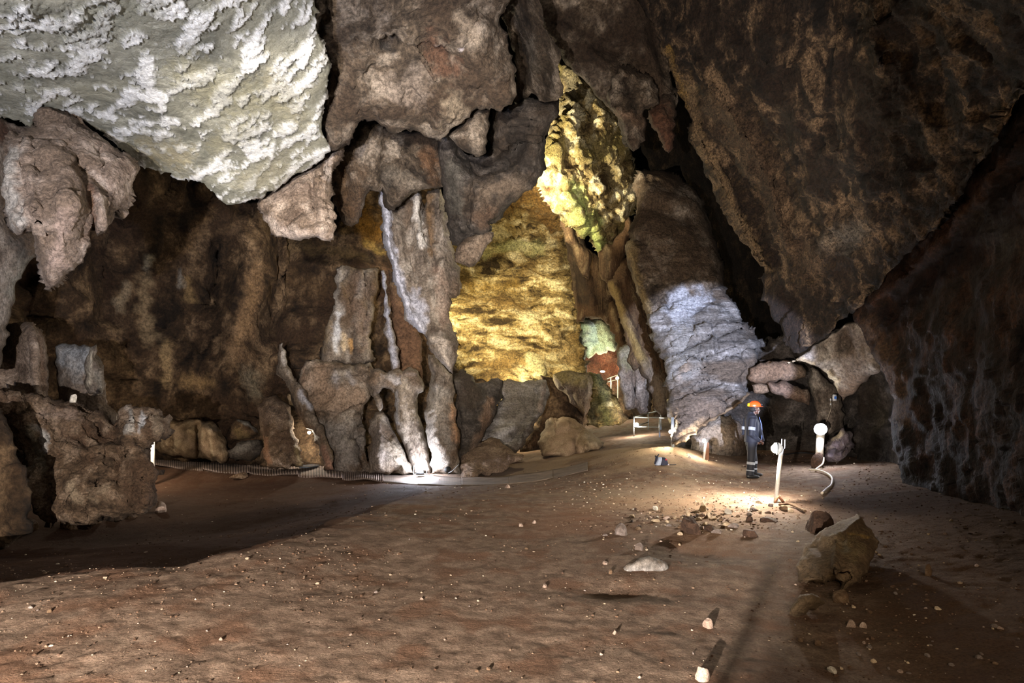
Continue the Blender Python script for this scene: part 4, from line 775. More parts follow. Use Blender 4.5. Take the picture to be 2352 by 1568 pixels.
def remesh(o, v, sm=3):
    m = o.modifiers.new('remesh', 'REMESH'); m.mode = 'VOXEL'; m.voxel_size = v; m.use_smooth_shade = True
    if sm:
        s = o.modifiers.new('smooth', 'SMOOTH'); s.iterations = sm; s.factor = .5

def stone_bm(seed, dims, cuts=7, sub=3, rough=.08, flat=.25):
    """an angular stone: a sphere cut by random planes and roughened, its base at z = 0"""
    r = np.random.RandomState(seed); bm = bmesh.new(); bmesh.ops.create_icosphere(bm, subdivisions=sub, radius=1)
    V = np.array([v.co[:] for v in bm.verts])
    for _ in range(cuts):
        n = r.normal(size=3); n /= np.linalg.norm(n); h = r.uniform(.45, .85)
        d = V @ n; m = d > h; V[m] -= np.outer(d[m] - h, n) * .92
    V *= (1 + rough * fbm(V * 1.9 + seed, seed, 3))[:, None]
    V *= (1 + rough * .5 * fbm(V * 5 + seed, seed + 4, 3))[:, None]
    V[:, 2] = np.maximum(V[:, 2], -flat); V[:, 2] -= V[:, 2].min()
    V *= np.array(dims) / np.array([2, 2, max(V[:, 2].max(), .1)])
    for v, c in zip(bm.verts, V): v.co = c
    return bm

# ---------------------------------------------------------------- stones, each one by its place
def stone(px, py, wpx, hpx, matc, label, seed, name='rock', group=None, cat='rock', z=None, depth=1., sub=3, d=None):
    c = on_ground(px, py + hpx * .42) if d is None else P(px, py + hpx * .5, d)
    s = c.y / F; w, h = wpx * s, hpx * s
    bm = stone_bm(seed, (w, w * depth, h * 1.08), sub=sub)
    o = bm_obj(name, bm, matc, smooth=False); o.location = (c.x, c.y, c.z - h * .06); o.rotation_euler = (0, 0, random.uniform(-.5, .5))
    return tag(o, label, cat, group)
S = {}
def smat(nm, cols, w=.05, bump=.6):
    return rockmat(nm, cols, w, bump=bump, rough=.9)
S['cream'] = smat('cream_stone', ('#a08c70', '#c4b094', '#dccbb0', '#b09c80'))
S['dark'] = smat('dark_brown_stone', ('#33261e', '#4a382d', '#604a3c', '#3f2f26'))
S['grey'] = smat('mauve_grey_stone', ('#5a504b', '#7d726c', '#9a8f8a', '#6d6058'))
S['pale'] = smat('pale_pinkish_stone', ('#8a7668', '#b09c8e', '#cbb9ac', '#9c8678'))
S['brown'] = smat('earthy_brown_stone', ('#54402f', '#76604a', '#94806a', '#644e3c'))
S['white'] = smat('whitish_stone', ('#a8a294', '#d0cabc', '#ece6d8', '#bdb7a8'))
for i, a in enumerate([
    (1612, 1165, 21, 22, 'cream', 'cream block of stone standing highest in the lamplit rubble'),
    (1582, 1181, 16, 17, 'cream', 'cream rounded stone just behind the large dark clod'),
    (1672, 1174, 17, 11, 'white', 'whitest flat stone in the lamplit rubble'),
    (1627, 1183, 9, 16, 'cream', 'narrow cream stone below the highest rubble block'),
    (1590, 1209, 52, 36, 'dark', 'large dark brown clod in front of the lamplit rubble'),
    (1721, 1192, 17, 11, 'dark', 'small red-brown clod at the shadow edge of the rubble'),
    (1766, 1194, 38, 8, 'dark', 'thin dark flat stone lying nearest the leaning lamp post'),
    (1670, 1203, 20, 9, 'cream', 'cream oval stone on the front edge of the rubble'),
    (1685, 1207, 26, 9, 'grey', 'grey flake leaning over the cream oval stone'),
    (1426, 1217, 28, 26, 'grey', 'mauve-grey angular stone left of the rubble'),
    (1466, 1256, 22, 16, 'grey', 'small grey stone behind the whitish flat-topped rock'),
    (1646, 1219, 26, 10, 'grey', 'grey-green wedge stone in front of the rubble'),
    (1632, 1213, 30, 13, 'dark', 'dark wedge stone right of the large dark clod'),
    (1562, 1226, 13, 7, 'cream', 'small cream pebble at the foot of the large dark clod'),
    (1505, 1167, 13, 9, 'white', 'bluish white chip left of the tan pair of stones'),
    (1521, 1171, 14, 12, 'brown', 'tan stone right of the bluish white chip'),
    (1742, 1152, 17, 9, 'cream', 'flat cream stone left of the leaning lamp post'),
    (1724, 1227, 34, 14, 'dark', 'rounded dark stone pressed into the bare dirt'),
    (1799, 1166, 20, 12, 'brown', 'brown stone at the foot of the leaning lamp post'),
    (1815, 1172, 18, 9, 'cream', 'tan stone just right of the leaning lamp post foot'),
    (1625, 1432, 24, 21, 'pale', 'pale pinkish stone alone on the bare foreground dirt'),
    (1611, 1546, 36, 30, 'pale', 'pale pink stone nearest the bottom edge'),
    (1411, 1452, 11, 9, 'pale', 'small pale stone left of the lone pinkish stone'),
    (1402, 1314, 12, 9, 'brown', 'small brown stone left of the whitish flat-topped rock'),
    (1391, 1293, 14, 7, 'pale', 'flat pale chip behind the small brown stone'),
    (1250, 1345, 13, 7, 'pale', 'small pale stone on the dirt before the whitish rock'),
    (1196, 1206, 12, 7, 'pale', 'pale pebble, left one of a pair on the middle dirt'),
    (1227, 1199, 10, 7, 'pale', 'pale pebble, right one of a pair on the middle dirt'),
    (1166, 1117, 12, 9, 'pale', 'pinkish stone by the edge of the pale track'),
    (367, 1166, 28, 24, 'pale', 'reddish brown block on the dark dirt right of the big mud-brown boulder'),
    (172, 1200, 54, 26, 'brown', 'broad tan stone at the foot of the big mud-brown boulder'),
    (70, 1206, 30, 26, 'brown', 'tan stone wedged left under the big mud-brown boulder'),
    (222, 1190, 30, 22, 'mid', 'grey-brown stone under the front of the big mud-brown boulder'),
    (262, 1186, 26, 18, 'mid', 'rounded stone between larger ones under the mud-brown boulder'),
    (300, 1182, 34, 16, 'mid', 'flat stone under the right corner of the mud-brown boulder'),
    (4, 1242, 26, 34, 'grey', 'greenish grey stone at the left edge of the dark hollow'),
    (549, 1092, 40, 13, 'brown', 'orange-brown stone at the near edge of the corrugated mats'),
    (1880, 1200, 66, 46, 'dark', 'blackish clod of earth behind the large foreground boulder'),
    (1931, 1372, 34, 26, 'brown', 'brown stone under the front of the large foreground boulder'),
    (1878, 1478, 16, 13, 'brown', 'small tan stone on the dark foreground slope'),
    (1953, 1432, 22, 16, 'pale', 'rounded pale stone on the dark foreground slope below the boulder'),
    (1982, 1436, 16, 12, 'pale', 'smaller pale stone beside the rounded one below the boulder'),
    (2130, 1310, 18, 26, 'brown', 'upright brown stone on the dark slope right of the large boulder'),
    (1910, 1538, 22, 12, 'white', 'whitish angular stone at the bottom of the dark slope'),
    (1440, 1063, 8, 5, 'brown', 'tiny stone on the track left of the rucksack'),
    (1584, 1049, 7, 6, 'white', 'tiny white stone between rucksack and short lamp post')]):
    px, py, w_, h_, c, lab = a
    stone(px, py, w_, h_, S.get(c, S['brown']), lab, 100 + i, sub=4 if w_ > 30 else 3)
# the white egg-shaped stone on the boulder
o = stone(170, 914, 16, 18, S['white'], 'white egg-shaped stone standing on top of the big mud-brown boulder', 400, d=10.9); o.rotation_euler = (0, 0, 0)

# ---------------------------------------------------------------- pebbles: each one an object
peb = []
for k, c in enumerate(['cream', 'grey', 'pale', 'dark', 'brown', 'white']):
    for j in range(2):
        peb.append((c, bm_obj('pebble', stone_bm(500 + k * 5 + j, (1, .8, .55), sub=2), S[c], smooth=False)))
for _, o in peb: COL.objects.unlink(o)
used = set()
def pebble(px, py, size_px, choices, label, group):
    c = on_ground(px, py); c_, src = random.choice([p for p in peb if p[0] in choices])
    o = src.copy(); o.name = 'pebble'; COL.objects.link(o); s = size_px * c.y / F
    o.scale = (s, s, s * random.uniform(.7, 1.1)); o.location = c - Vector((0, 0, s * .08)); o.rotation_euler = (0, 0, random.uniform(0, 6.28))
    tag(o, label, 'pebble', group)
rr = random.Random(5)
for i in range(120):
    px = min(1775, max(1330, rr.gauss(1590, 110))); py = 1188 + rr.gauss(0, 22) - (px - 1600) * .06
    pebble(px, max(1110, py), rr.choice([4, 5, 5, 6, 7, 9, 11]), ('cream', 'white', 'pale', 'brown', 'cream', 'dark'), 'small pebble in the lamplit band of rubble', 'pebbles in the lamplit rubble band')
for i in range(60):
    px, py = rr.uniform(1300, 1760), rr.uniform(1100, 1165)
    pebble(px, py, rr.choice([3, 3, 4, 5]), ('cream', 'white', 'grey'), 'tiny pale pebble scattered between rubble and standing man', 'pebbles on the gravelly floor before the man')
for i in range(48):
    px, py = rr.uniform(60, 1640), rr.uniform(1230, 1560)
    if py < 1345 - px * .2: py += 150
    pebble(px, min(py, 1562), rr.choice([5, 6, 7, 8, 10, 12]), ('pale', 'brown', 'grey', 'brown', 'dark'), 'small stone lying loose on the bare foreground dirt', 'stones on the bare foreground dirt')
for i in range(90):
    px, py = rr.uniform(1800, 2340), rr.uniform(1190, 1560)
    if px < 1800 + (py - 1200) * .1: continue
    pebble(px, py, rr.choice([6, 7, 8, 10, 13, 16]), ('brown', 'pale', 'grey', 'cream'), 'small stone on the dark stony slope at the right', 'stones on the dark slope at the right')

black_early = plain('black_tripod_metal', '#141416', .5)
# ---------------------------------------------------------------- gravel: too small to count, one object
def gravel():
    r = np.random.RandomState(3)
    bm = bmesh.new(); bmesh.ops.create_icosphere(bm, subdivisions=1, radius=1)
    B = np.array([v.co[:] for v in bm.verts]); T = np.array([[v.index for v in f.verts] for f in bm.faces]); bm.free()
    n = 15000
    th = np.radians(r.uniform(-45, 45, n)); d = np.exp(r.uniform(math.log(2.9), math.log(17), n))
    x = d * np.tan(th); y = d
    dens = .28 + .9 * (x > .42 * y + .3) + .9 * ((x < -1.2) & (y < 6)) + 1.0 * (np.exp(-((y - 9.5) / 2.2) ** 2) * (x > .6)) + .4 * ((x > 1) & (y > 6))
    nz = fbm(np.c_[x, y, x * 0] * .7, 8, 3)
    k = r.rand(n) < dens * np.clip(.7 + nz * 1.6, 0, 2); x, y, d = x[k], y[k], d[k]; n = len(x)
    z = ground(x, y)
    s = d / F * np.exp(r.normal(math.log(1.5), .45, n)); s = np.minimum(s, .018)
    ang = r.uniform(0, 6.28, n); sc = np.stack([s * r.uniform(.8, 1.5, n), s * r.uniform(.7, 1.1, n), s * r.uniform(.45, .9, n)], 1)
    V = B[None] * sc[:, None] * (1 + r.uniform(-.25, .25, (n, len(B), 1)))
    c, q = np.cos(ang)[:, None], np.sin(ang)[:, None]
    V = np.stack([V[..., 0] * c - V[..., 1] * q, V[..., 0] * q + V[..., 1] * c, V[..., 2]], 2) + np.stack([x, y, z + s * .15], 1)[:, None]
    Fc = (T[None] + (np.arange(n) * len(B))[:, None, None]).reshape(-1, 3)
    me = mesh_np('gravel', V.reshape(-1, 3), Fc, False)
    pal = np.array([hexc(h) for h in ('#6d5544', '#8a7462', '#5a4536', '#a89580', '#c8b9a4', '#4a382c', '#78604e', '#e0d6c4')])
    ci = r.choice(len(pal), n, p=[.25, .2, .18, .1, .03, .13, .1, .01]); Tn = np.ones((n, len(B), 4)); Tn[..., :3] = pal[ci][:, None]
    set_tint(me, Tn.reshape(-1, 4)); me.materials.append(M['dirt'])
    o = bpy.data.objects.new('gravel', me); link(o); tag(o, 'fine gravel and crumbs of earth scattered over the dirt floor', 'gravel', kind='stuff')
gravel()
for i in range(46):
    px = min(1770, max(1390, rr.gauss(1600, 95))); py = 1192 + rr.gauss(0, 15) - (px - 1600) * .09
    pebble(px, max(1150, py), rr.choice([10, 12, 14, 16, 19]), ('cream', 'brown', 'pale', 'brown', 'cream', 'grey'), 'fist-sized stone in the lamplit band of rubble', 'fist-sized stones in the lamplit rubble')
# the tripod beside the viewpoint, out of the frame; its leg throws the long straight shadow
tp = empty('tripod', (-1.0, -.63, gz(-1.0, -.63)), 'black camera tripod standing behind the viewpoint', 'tripod')
for a_ in range(3):
    t_a = a_ * 2.094 + .5; bm = bmesh.new(); tube(bm, [(0, 0, .62), (.28 * math.cos(t_a), .28 * math.sin(t_a), 0)], .012, 8); bm_obj('leg', bm, black_early, tp)
bm = bmesh.new(); tube(bm, [(0, 0, .45), (0, 0, .76)], .010, 10); bm_obj('centre_column', bm, black_early, tp)

# ---------------------------------------------------------------- mats on the walkway
def mat_m(name, c, st):
    if name in _mc: return _mc[name]
    m = bpy.data.materials.new(name); t = nt(m); L = t.links.new
    out = N_(t, 'ShaderNodeOutputMaterial'); b = N_(t, 'ShaderNodeBsdfPrincipled'); L(b.outputs[0], out.inputs[0]); b.inputs['Roughness'].default_value = .8
    g = N_(t, 'ShaderNodeNewGeometry'); n = N_(t, 'ShaderNodeTexNoise'); L(g.outputs['Position'], n.inputs['Vector']); n.inputs['Scale'].default_value = 3; n.inputs['Detail'].default_value = 8
    at = N_(t, 'ShaderNodeAttribute', attribute_name='tint')
    r = N_(t, 'ShaderNodeMapRange'); L(n.outputs[0], r.inputs[0]); r.inputs[1].default_value = .3; r.inputs[2].default_value = .7; r.inputs[3].default_value = .6; r.inputs[4].default_value = 1.35
    v = N_(t, 'ShaderNodeVectorMath', operation='SCALE'); L(at.outputs['Color'], v.inputs[0]); L(r.outputs[0], v.inputs['Scale']); L(v.outputs[0], b.inputs['Base Color'])
    _mc[name] = m; return m
def mats(top, bot, cuts, colr, amp, label_fn, group, seed):
    """mats laid end to end; top / bot: far and near edge of the walkway as seen"""
    def edge(e, x):
        for a, b in zip(e, e[1:]):
            if a[0] <= x <= b[0]: return a[1] + (b[1] - a[1]) * (x - a[0]) / (b[0] - a[0])
        return e[-1][1] if x > e[-1][0] else e[0][1]
    r = np.random.RandomState(seed)
    for i, (a, b) in enumerate(zip(cuts, cuts[1:])):
        A0, A1 = on_ground(a, edge(top, a)), on_ground(b, edge(top, b)); B0, B1 = on_ground(a, edge(bot, a)), on_ground(b, edge(bot, b))
        L = (B1 - B0).length; nx = max(8, int(L / (.10 / 4))) + 1; ny = 9
        u = np.linspace(0, 1, nx); v = np.linspace(0, 1, ny); U, W = np.meshgrid(u, v)
        a0, a1, b0, b1 = [np.array(k) for k in (A0, A1, B0, B1)]
        p = (a0 * (1 - U[..., None]) + a1 * U[..., None]) * (1 - W[..., None]) + (b0 * (1 - U[..., None]) + b1 * U[..., None]) * W[..., None]
        p = p.reshape(-1, 3); z = ground(p[:, 0], p[:, 1], False)
        rip = np.sin(U.ravel() * L / .10 * 2 * math.pi)
        curl = .035 * np.exp(-(np.minimum(U, 1 - U).ravel() / .05) ** 2) * r.uniform(.2, 1.1) + .04 * np.sin(U.ravel() * 5 + i) * np.clip(W.ravel(), 0, 1)
        T0 = p.copy(); T0[:, 2] = z + (.03 if amp > .004 else .012) + amp * rip + curl * (1 if amp > .004 else .15) + .002 * i
        B_ = p.copy(); B_[:, 2] = T0[:, 2] - .02
        V = np.vstack([T0, B_]); N0 = len(p)
        ii = (np.arange(ny - 1)[:, None] * nx + np.arange(nx - 1)[None]).ravel(); Q = np.stack([ii, ii + nx, ii + nx + 1, ii + 1], 1)
        per = list(range(nx)) + [k * nx + nx - 1 for k in range(1, ny)] + [(ny - 1) * nx + k for k in range(nx - 2, -1, -1)] + [k * nx for k in range(ny - 2, 0, -1)]
        S_ = np.array([[per[k], per[(k + 1) % len(per)], per[(k + 1) % len(per)] + N0, per[k] + N0] for k in range(len(per))])
        me = mesh_np('walkway_mat', V, np.vstack([Q, Q[:, ::-1] + N0, S_]))
        col = np.array(hexc(colr)) * r.uniform(.85, 1.15); sh = np.clip(.75 + .45 * rip, .2, 1.3) if amp > .004 else np.ones(N0)
        T = np.ones((len(V), 4)); T[:, :3] = np.concatenate([sh, sh])[:, None] * col
        set_tint(me, T); me.materials.append(mat_m('worn_walkway_mat', colr, 1))
        o = bpy.data.objects.new('walkway_mat', me); link(o); tag(o, label_fn(i), 'mat', group)
ords = ['first', 'second', 'third', 'fourth', 'fifth', 'sixth', 'seventh']
mats([(330,1036),(400,1044),(520,1060),(650,1068),(760,1077),(880,1086)], [(330,1068),(450,1081),(560,1089),(680,1095),(760,1100),(880,1108)],
     [338, 354, 466, 572, 684, 786, 880], '#8a7a72', .010, lambda i: f'ribbed grey walkway mat, {ords[i]} along the path from the big mud-brown boulder', 'ribbed mats along the left path', 1)
mats([(880,1086),(970,1090),(1060,1098),(1200,1092),(1290,1076),(1400,1050),(1450,1030)], [(880,1108),(1000,1116),(1120,1116),(1240,1104),(1340,1084),(1420,1064),(1450,1045)],
     [880, 960, 1060, 1170, 1270, 1350], '#6b5d52', .001, lambda i: f'flat dusty walkway mat, {ords[i]} along the path from the bright floor lamp', 'flat mats right of the floor lamp', 2)

# ---------------------------------------------------------------- lamps, posts, rails
def GLOW(n, c, watts, area):
    return plain(n, '#ffffff', .4, emit=c, es=watts / (math.pi * area))
def sph(r): return 4 * math.pi * r * r
steel = plain('galvanised_steel', '#9aa0a4', .45, .6); pvc = plain('cream_painted_tube', '#e8e2d6', .5); dkplastic = plain('dark_lamp_housing', '#26282a', .5)
black = plain('black_rubber', '#141416', .7); rust = plain('rusty_stake', '#7a5238', .8, nz=.3)
def post_lamp(bx, by, tx, ty, d, rp, rl, face, label, glow, extra=True, power_col='#fff4e4'):
    b = P(bx, by, d); b.z = min(b.z, gz(b.x, b.y) + .02); t = P(tx, ty, d)
    e = empty('post_lamp', b, label, 'lamp')
    bm = bmesh.new(); tube(bm, [Vector((0, 0, -.08)), (t - b) * .5, (t - b)], rp, 16); bm_obj('post', bm, pvc, e)
    h = t - b + Vector(face) * (rp + rl * .35)
    f = Vector(face).normalized()
    bm = bmesh.new(); rr_ = rl * 1.22                     # added bowl-shaped hood, open towards f, blocks the bulb's light behind
    prof = [(-math.cos(a) * rr_ + rl * .2, math.sin(a) * rr_) for a in [.02, .3, .6, .9, 1.2, 1.57]]
    tube(bm, [h + f * x for x, _ in prof] , [r_ for _, r_ in prof], 24, cap=False)
    bmesh.ops.solidify(bm, geom=bm.faces[:], thickness=rl * .06)
    hs = bm_obj('lamp_housing', bm, dkplastic, e)
    bm = bmesh.new(); ball(bm, h + f * rl * .2, (rl * .92,) * 3, 3); bm_obj('bulb', bm, glow, e)
    bm = bmesh.new(); tube(bm, [h + f * rl * .3 + Vector((0, rl * 1.12 * math.cos(a), rl * 1.12 * math.sin(a))) for a in [math.pi * k / 12 for k in range(13)]], rl * .07, 6); bm_obj('guard', bm, steel, e)
    return e, b, t
gl1 = GLOW('lit_lamp_glass', '#fff0dc', W_POST, sph(.078)); gl2 = GLOW('cold_lit_lamp_glass', '#eef2ff', W_THICK, sph(.106)); gls = GLOW('short_post_lamp_glass', '#fff0d8', W_SHORT, sph(.046)); gl3 = GLOW('small_lit_lamp_glass', '#fff0d8', W_SMALL, sph(.05))
e1, b1, t1 = post_lamp(1781, 1148, 1795, 1030, 9.4, .032, .085, (-.95, .31, 0), 'nearest lamp on a leaning white tube post above the rubble', gl1)
for k, (ox, oz) in enumerate([(0.0, .16), (.05, .15)]):
    bm = bmesh.new(); tube(bm, [(t1 - b1) + Vector((ox, 0, .0)), (t1 - b1) + Vector((ox + .005, 0, oz))], .007, 8); bm_obj('wire_end', bm, pvc, e1)
e2, b2, t2 = post_lamp(1880, 1046, 1886, 985, 13.3, .085, .115, (-.55, -.83, .0), 'brightest lamp on a thick white tube post against the alcove', gl2)
e3, b3, t3 = post_lamp(1616, 1052, 1622, 1012, 14.3, .028, .05, (-1, -.3, 0), 'short lamp post under the leaning column', gls)
e5, b5, t5 = post_lamp(351, 1036, 351, 1000, 17.2, .055, .05, (-1, .2, 0), 'lit white post half hidden behind the big mud-brown boulder', gl3)
bm = bmesh.new(); box(bm, P(1626, 1030, 14.35) - b3 + Vector((0, .05, -.1)), (.07, .06, .5)); bm_obj('stake', bm, rust, e3, False)
# foot of the nearest post: rusty stake and a curved pipe end
o = empty('pipe_stub', P(1786, 1166, 9.3), 'rusty bent pipe stub at the foot of the nearest lamp post', 'pipe')
bm = bmesh.new(); g0 = P(1786, 1166, 9.3)
tube(bm, [P(x, y, 9.35) - g0 for x, y in [(1778, 1166), (1783, 1146), (1788, 1140), (1796, 1148), (1806, 1164)]], .022, 10); bm_obj('pipe', bm, rust, o)
# clod under the thick post
stone(1878, 1056, 30, 34, S['dark'], 'dark purple-brown clod at the foot of the thick lamp post', 801, d=13.2)
def cable(pts, d, r, mat, label, cat='cable', name='cable', lift=.02, ground_it=True):
    P3 = []
    for p in pts:
        if len(p) == 3: P3.append(P(*p))
        else:
            g = on_ground(*p); P3.append(g + Vector((0, 0, r + lift)))
    # smooth the run
    Q = []
    for i in range(len(P3) - 1):
        p0, p1, p2, p3 = P3[max(i - 1, 0)], P3[i], P3[i + 1], P3[min(i + 2, len(P3) - 1)]
        for k in range(6):
            t = k / 6; Q.append(.5 * ((2 * p1) + (-p0 + p2) * t + (2 * p0 - 5 * p1 + 4 * p2 - p3) * t * t + (-p0 + 3 * p1 - 3 * p2 + p3) * t ** 3))
    Q.append(P3[-1]); o0 = Q[0].copy(); bm = bmesh.new(); tube(bm, [q - o0 for q in Q], r, 8)
    o = bm_obj(name, bm, mat); o.location = o0; return tag(o, label, cat)
conduit = plain('pale_corrugated_conduit', '#b8ae9c', .6, nz=.3, scale=60)
cable([(1892,1050,13.1),(1890,1064,13.0),(1876,1080),(1872,1084)], 13, .02, conduit, 'pale conduit looping down from the thick lamp post')
cable([(1858,1083),(1880,1085),(1900,1092),(1911,1104),(1910,1118),(1900,1128),(1888,1138)], 12.5, .024, conduit, 'pale corrugated conduit curving over the dark slope')
cable([(1870,1046),(1850,1043),(1825,1044),(1803,1048)], 14, .018, black, 'dark cable lying on the ground left of the thick lamp post')
cable([(1790,1166),(1812,1164),(1830,1170),(1850,1180)], 9.3, .02, S['brown'], 'earth-covered cable leaving the nearest lamp post')
cable([(1907,916,14.6),(1909,935,14.6),(1905,950,14.7),(1898,968,14.8)], 14, .006, conduit, 'thin white wire hanging from the box on the alcove wall')
rock('rock_outcrop', 'pale mauve jagged rock outcrop right of the thick lamp post', 'rock', [(1894,1048),(1898,1026),(1912,1008),(1926,996),(1932,986),(1937,982),(1942,992),(1950,990),(1956,998),(1953,1010),(1958,1020),(1952,1038),(1940,1052),(1920,1062),(1902,1060)],
     [(1925,1030,13.6)], rockmat('mauve_limestone_outcrop', ('#5a5060', '#857b85', '#b8aca0', '#70656a'), .35, (1.6, 1, .7), -30, bump=.7), 30, 30, 16, 2.5, feats=[([(1905,1034),(1930,1030),(1950,1020)],4,-14),([(1940,990),(1950,1015)],4,8),([(1900,1020),(1930,1000)],8,8)],
     noise=[('facet', 9, 26, (1.4, 1, .8), 30), ('ridge', 4, 14), ('rough', 2, 6)], tints=[([(1902,1014),(1930,996)],7,'#e0d2b8',.9),([(1910,1040),(1940,1034)],8,'#3a3238',.8)])
# box on the wall
e = empty('control_box', P(1917, 913, 14.5), 'small white wall box with a blue square in the alcove', 'box')
bm = bmesh.new(); box(bm, (0, 0, 0), (.10, .05, .16), .0, .008); bm_obj('body', bm, plain('white_plastic', '#d4d8de', .4), e)
bm = bmesh.new(); box(bm, (0.005, -.027, .0), (.06, .006, .07)); bm_obj('screen', bm, plain('blue_label', '#3f6fc4', .4), e, False)
e = empty('wall_switch', P(1908, 920, 14.55), 'small white switch below left of the wall box', 'switch')
bm = bmesh.new(); box(bm, (0, 0, .03), (.035, .03, .055), 0, .006); bm_obj('socket', bm, plain('white_plastic', '#d4d8de', .4), e)
bm = bmesh.new(); box(bm, (0, 0, -.09), (.028, .025, .05), 0, .005); bm_obj('plug', bm, plain('white_plastic', '#d4d8de', .4), e)

# floor flood lamp at the foot of the columns
e = empty('flood_lamp', P(965, 1090, 17.0), 'dazzling flood lamp on the ground at the foot of the columns', 'lamp')
bm = bmesh.new(); tube(bm, [(0, .0, .10), (0, .0, .0)], [.10, .13], 24); bm_obj('lamp_housing', bm, dkplastic, e)
bm = bmesh.new(); ball(bm, (0, -.05, .26), (.15, .10, .15), 3); bm_obj('bulb', bm, GLOW('dazzling_lamp_glass', '#eef2ff', W_FLOOD, sph(.125)), e)
bm = bmesh.new(); tube(bm, [(-.2, 0, .26), (-.2, 0, .02), (.2, 0, .02), (.2, 0, .26)], .012, 8); bm_obj('bracket', bm, steel, e)
# dark pipe mouth to the right of it and its wires
e = empty('pipe_stub', P(1027, 1080, 16.9), 'round black pipe mouth right of the flood lamp', 'pipe')
bm = bmesh.new(); tube(bm, [(0, .25, .02), (0, 0, .02)], .085, 20); bm_obj('pipe', bm, black, e)
cable([(1030,1086,16.85),(1040,1080,16.8),(1054,1066,16.8)], 17, .008, steel, 'thin wire running up from the black pipe mouth')
# alcove lamp, water
e = empty('cave_light', P(710, 993, 19.5), 'small star-bright lamp in the alcove left of the columns', 'lamp')
bm = bmesh.new(); ball(bm, (0, 0, 0), .05, 3); bm_obj('bulb', bm, gl3, e)
bm = bmesh.new(); tube(bm, [(0, .05, 0), (0, .35, .02)], .02, 8); bm_obj('bracket', bm, steel, e)
e = empty('cave_light', P(1384, 853, 34), 'small oval lamp far back above the distant walkway', 'lamp')
bm = bmesh.new(); ball(bm, (0, 0, 0), (.13, .06, .05), 3); bm_obj('bulb', bm, gl3, e)
bm = bmesh.new(); tube(bm, [(0, .04, 0), (0, 1.0, .2)], .02, 8); bm_obj('bracket', bm, steel, e)
e = empty('cave_light', P(1418, 868, 33.6), 'star-bright lamp on the distant walkway rail', 'lamp')
bm = bmesh.new(); ball(bm, (0, 0, 0), .09, 3); bm_obj('bulb', bm, gl3, e)
bm = bmesh.new(); tube(bm, [(0, .03, 0), (0, .4, -.1)], .02, 8); bm_obj('bracket', bm, steel, e)
bm = bmesh.new(); pw = P(708, 1069, 19.0)
ring = [bm.verts.new((math.cos(t) * .30 * (1 + .12 * math.sin(3 * t)), math.sin(t) * .5, 0)) for t in [k * math.pi / 12 for k in range(24)]]; bm.faces.new(ring)
r2 = bmesh.ops.extrude_face_region(bm, geom=bm.faces[:]); [setattr(v, 'co', v.co - Vector((0, 0, .03))) for v in r2['geom'] if isinstance(v, bmesh.types.BMVert)]
wm = bpy.data.materials.new('still_water'); t_ = nt(wm); oo = N_(t_, 'ShaderNodeOutputMaterial'); bb = N_(t_, 'ShaderNodeBsdfPrincipled'); t_.links.new(bb.outputs[0], oo.inputs[0])
bb.inputs['Base Color'].default_value = (*hexc('#5a6672'), 1); bb.inputs['Roughness'].default_value = .08
nn = N_(t_, 'ShaderNodeTexNoise'); nn.inputs['Scale'].default_value = 12; bp_ = N_(t_, 'ShaderNodeBump'); bp_.inputs['Distance'].default_value = .01; t_.links.new(nn.outputs[0], bp_.inputs['Height']); t_.links.new(bp_.outputs[0], bb.inputs['Normal'])
o = bm_obj('puddle', bm, wm, smooth=False); o.location = (pw.x, pw.y, max(gz(pw.x, pw.y) + .09, pw.z)); tag(o, 'small bluish puddle inside the lit alcove', 'puddle')

# handrails
def rail(name, posts, rails, d_fn, r, label, matp, cat='handrail'):
    g0 = P(posts[0][0], posts[0][2], posts[0][3]); e = empty(name, g0, label, cat)
    for (x, ytop, ybot, d) in posts:
        a, b = P(x, ytop, d), P(x, ybot, d); b.z = min(b.z, gz(b.x, b.y)) - .05
        bm = bmesh.new(); tube(bm, [b - g0, a - g0], r, 10); bm_obj('rail_post', bm, matp, e)
    for (x0, y0, d0, x1, y1, d1) in rails:
        bm = bmesh.new(); tube(bm, [P(x0, y0, d0) - g0, P(x1, y1, d1) - g0], r * .85, 10); bm_obj('crossbar', bm, matp, e)
    return e
rail('handrail', [(1456, 956, 999, 23.6), (1515, 957, 1004, 22), (1489, 948, 988, 27), (1518, 940, 985, 26)],
     [(1456, 958, 23.6, 1515, 959, 22), (1456, 980, 23.6, 1515, 981, 22), (1515, 959, 22, 1535, 960, 21), (1456, 958, 23.6, 1489, 949, 27), (1489, 949, 27, 1518, 942, 26), (1456, 980, 23.6, 1489, 969, 27), (1518, 942, 26, 1534, 941, 25)], None, .028,
     'grey steel tube handrail at the bend of the walkway', steel)
e = rail('handrail_post', [(1545, 958, 1029, 15)], [], None, .045, 'lone grey rail post with a lamp before the leaning column', steel, 'post')
o4 = P(1540, 991, 14.9) - P(1545, 1029, 15)
bm = bmesh.new(); ball(bm, o4, .045, 3); bm_obj('bulb', bm, gl3, e)
bm = bmesh.new(); tube(bm, [o4, o4 + Vector((.06, .05, 0))], .02, 8); bm_obj('bracket', bm, steel, e)
e = empty('cave_light', P(1462, 975, 23.4), 'small bright lamp on the left post of the handrail', 'lamp')
bm = bmesh.new(); ball(bm, (0, 0, 0), .08, 3); bm_obj('bulb', bm, gl3, e)
bm = bmesh.new(); tube(bm, [(-.1, .05, 0), (0, 0, 0)], .02, 8); bm_obj('bracket', bm, steel, e)
rail('handrail', [(1403, 868, 876, 33), (1419, 862, 872, 33)], [(1394, 870, 33, 1421, 860, 33), (1396, 877, 33, 1423, 870, 33)], None, .03, 'distant white handrail by the far lamp', pvc)
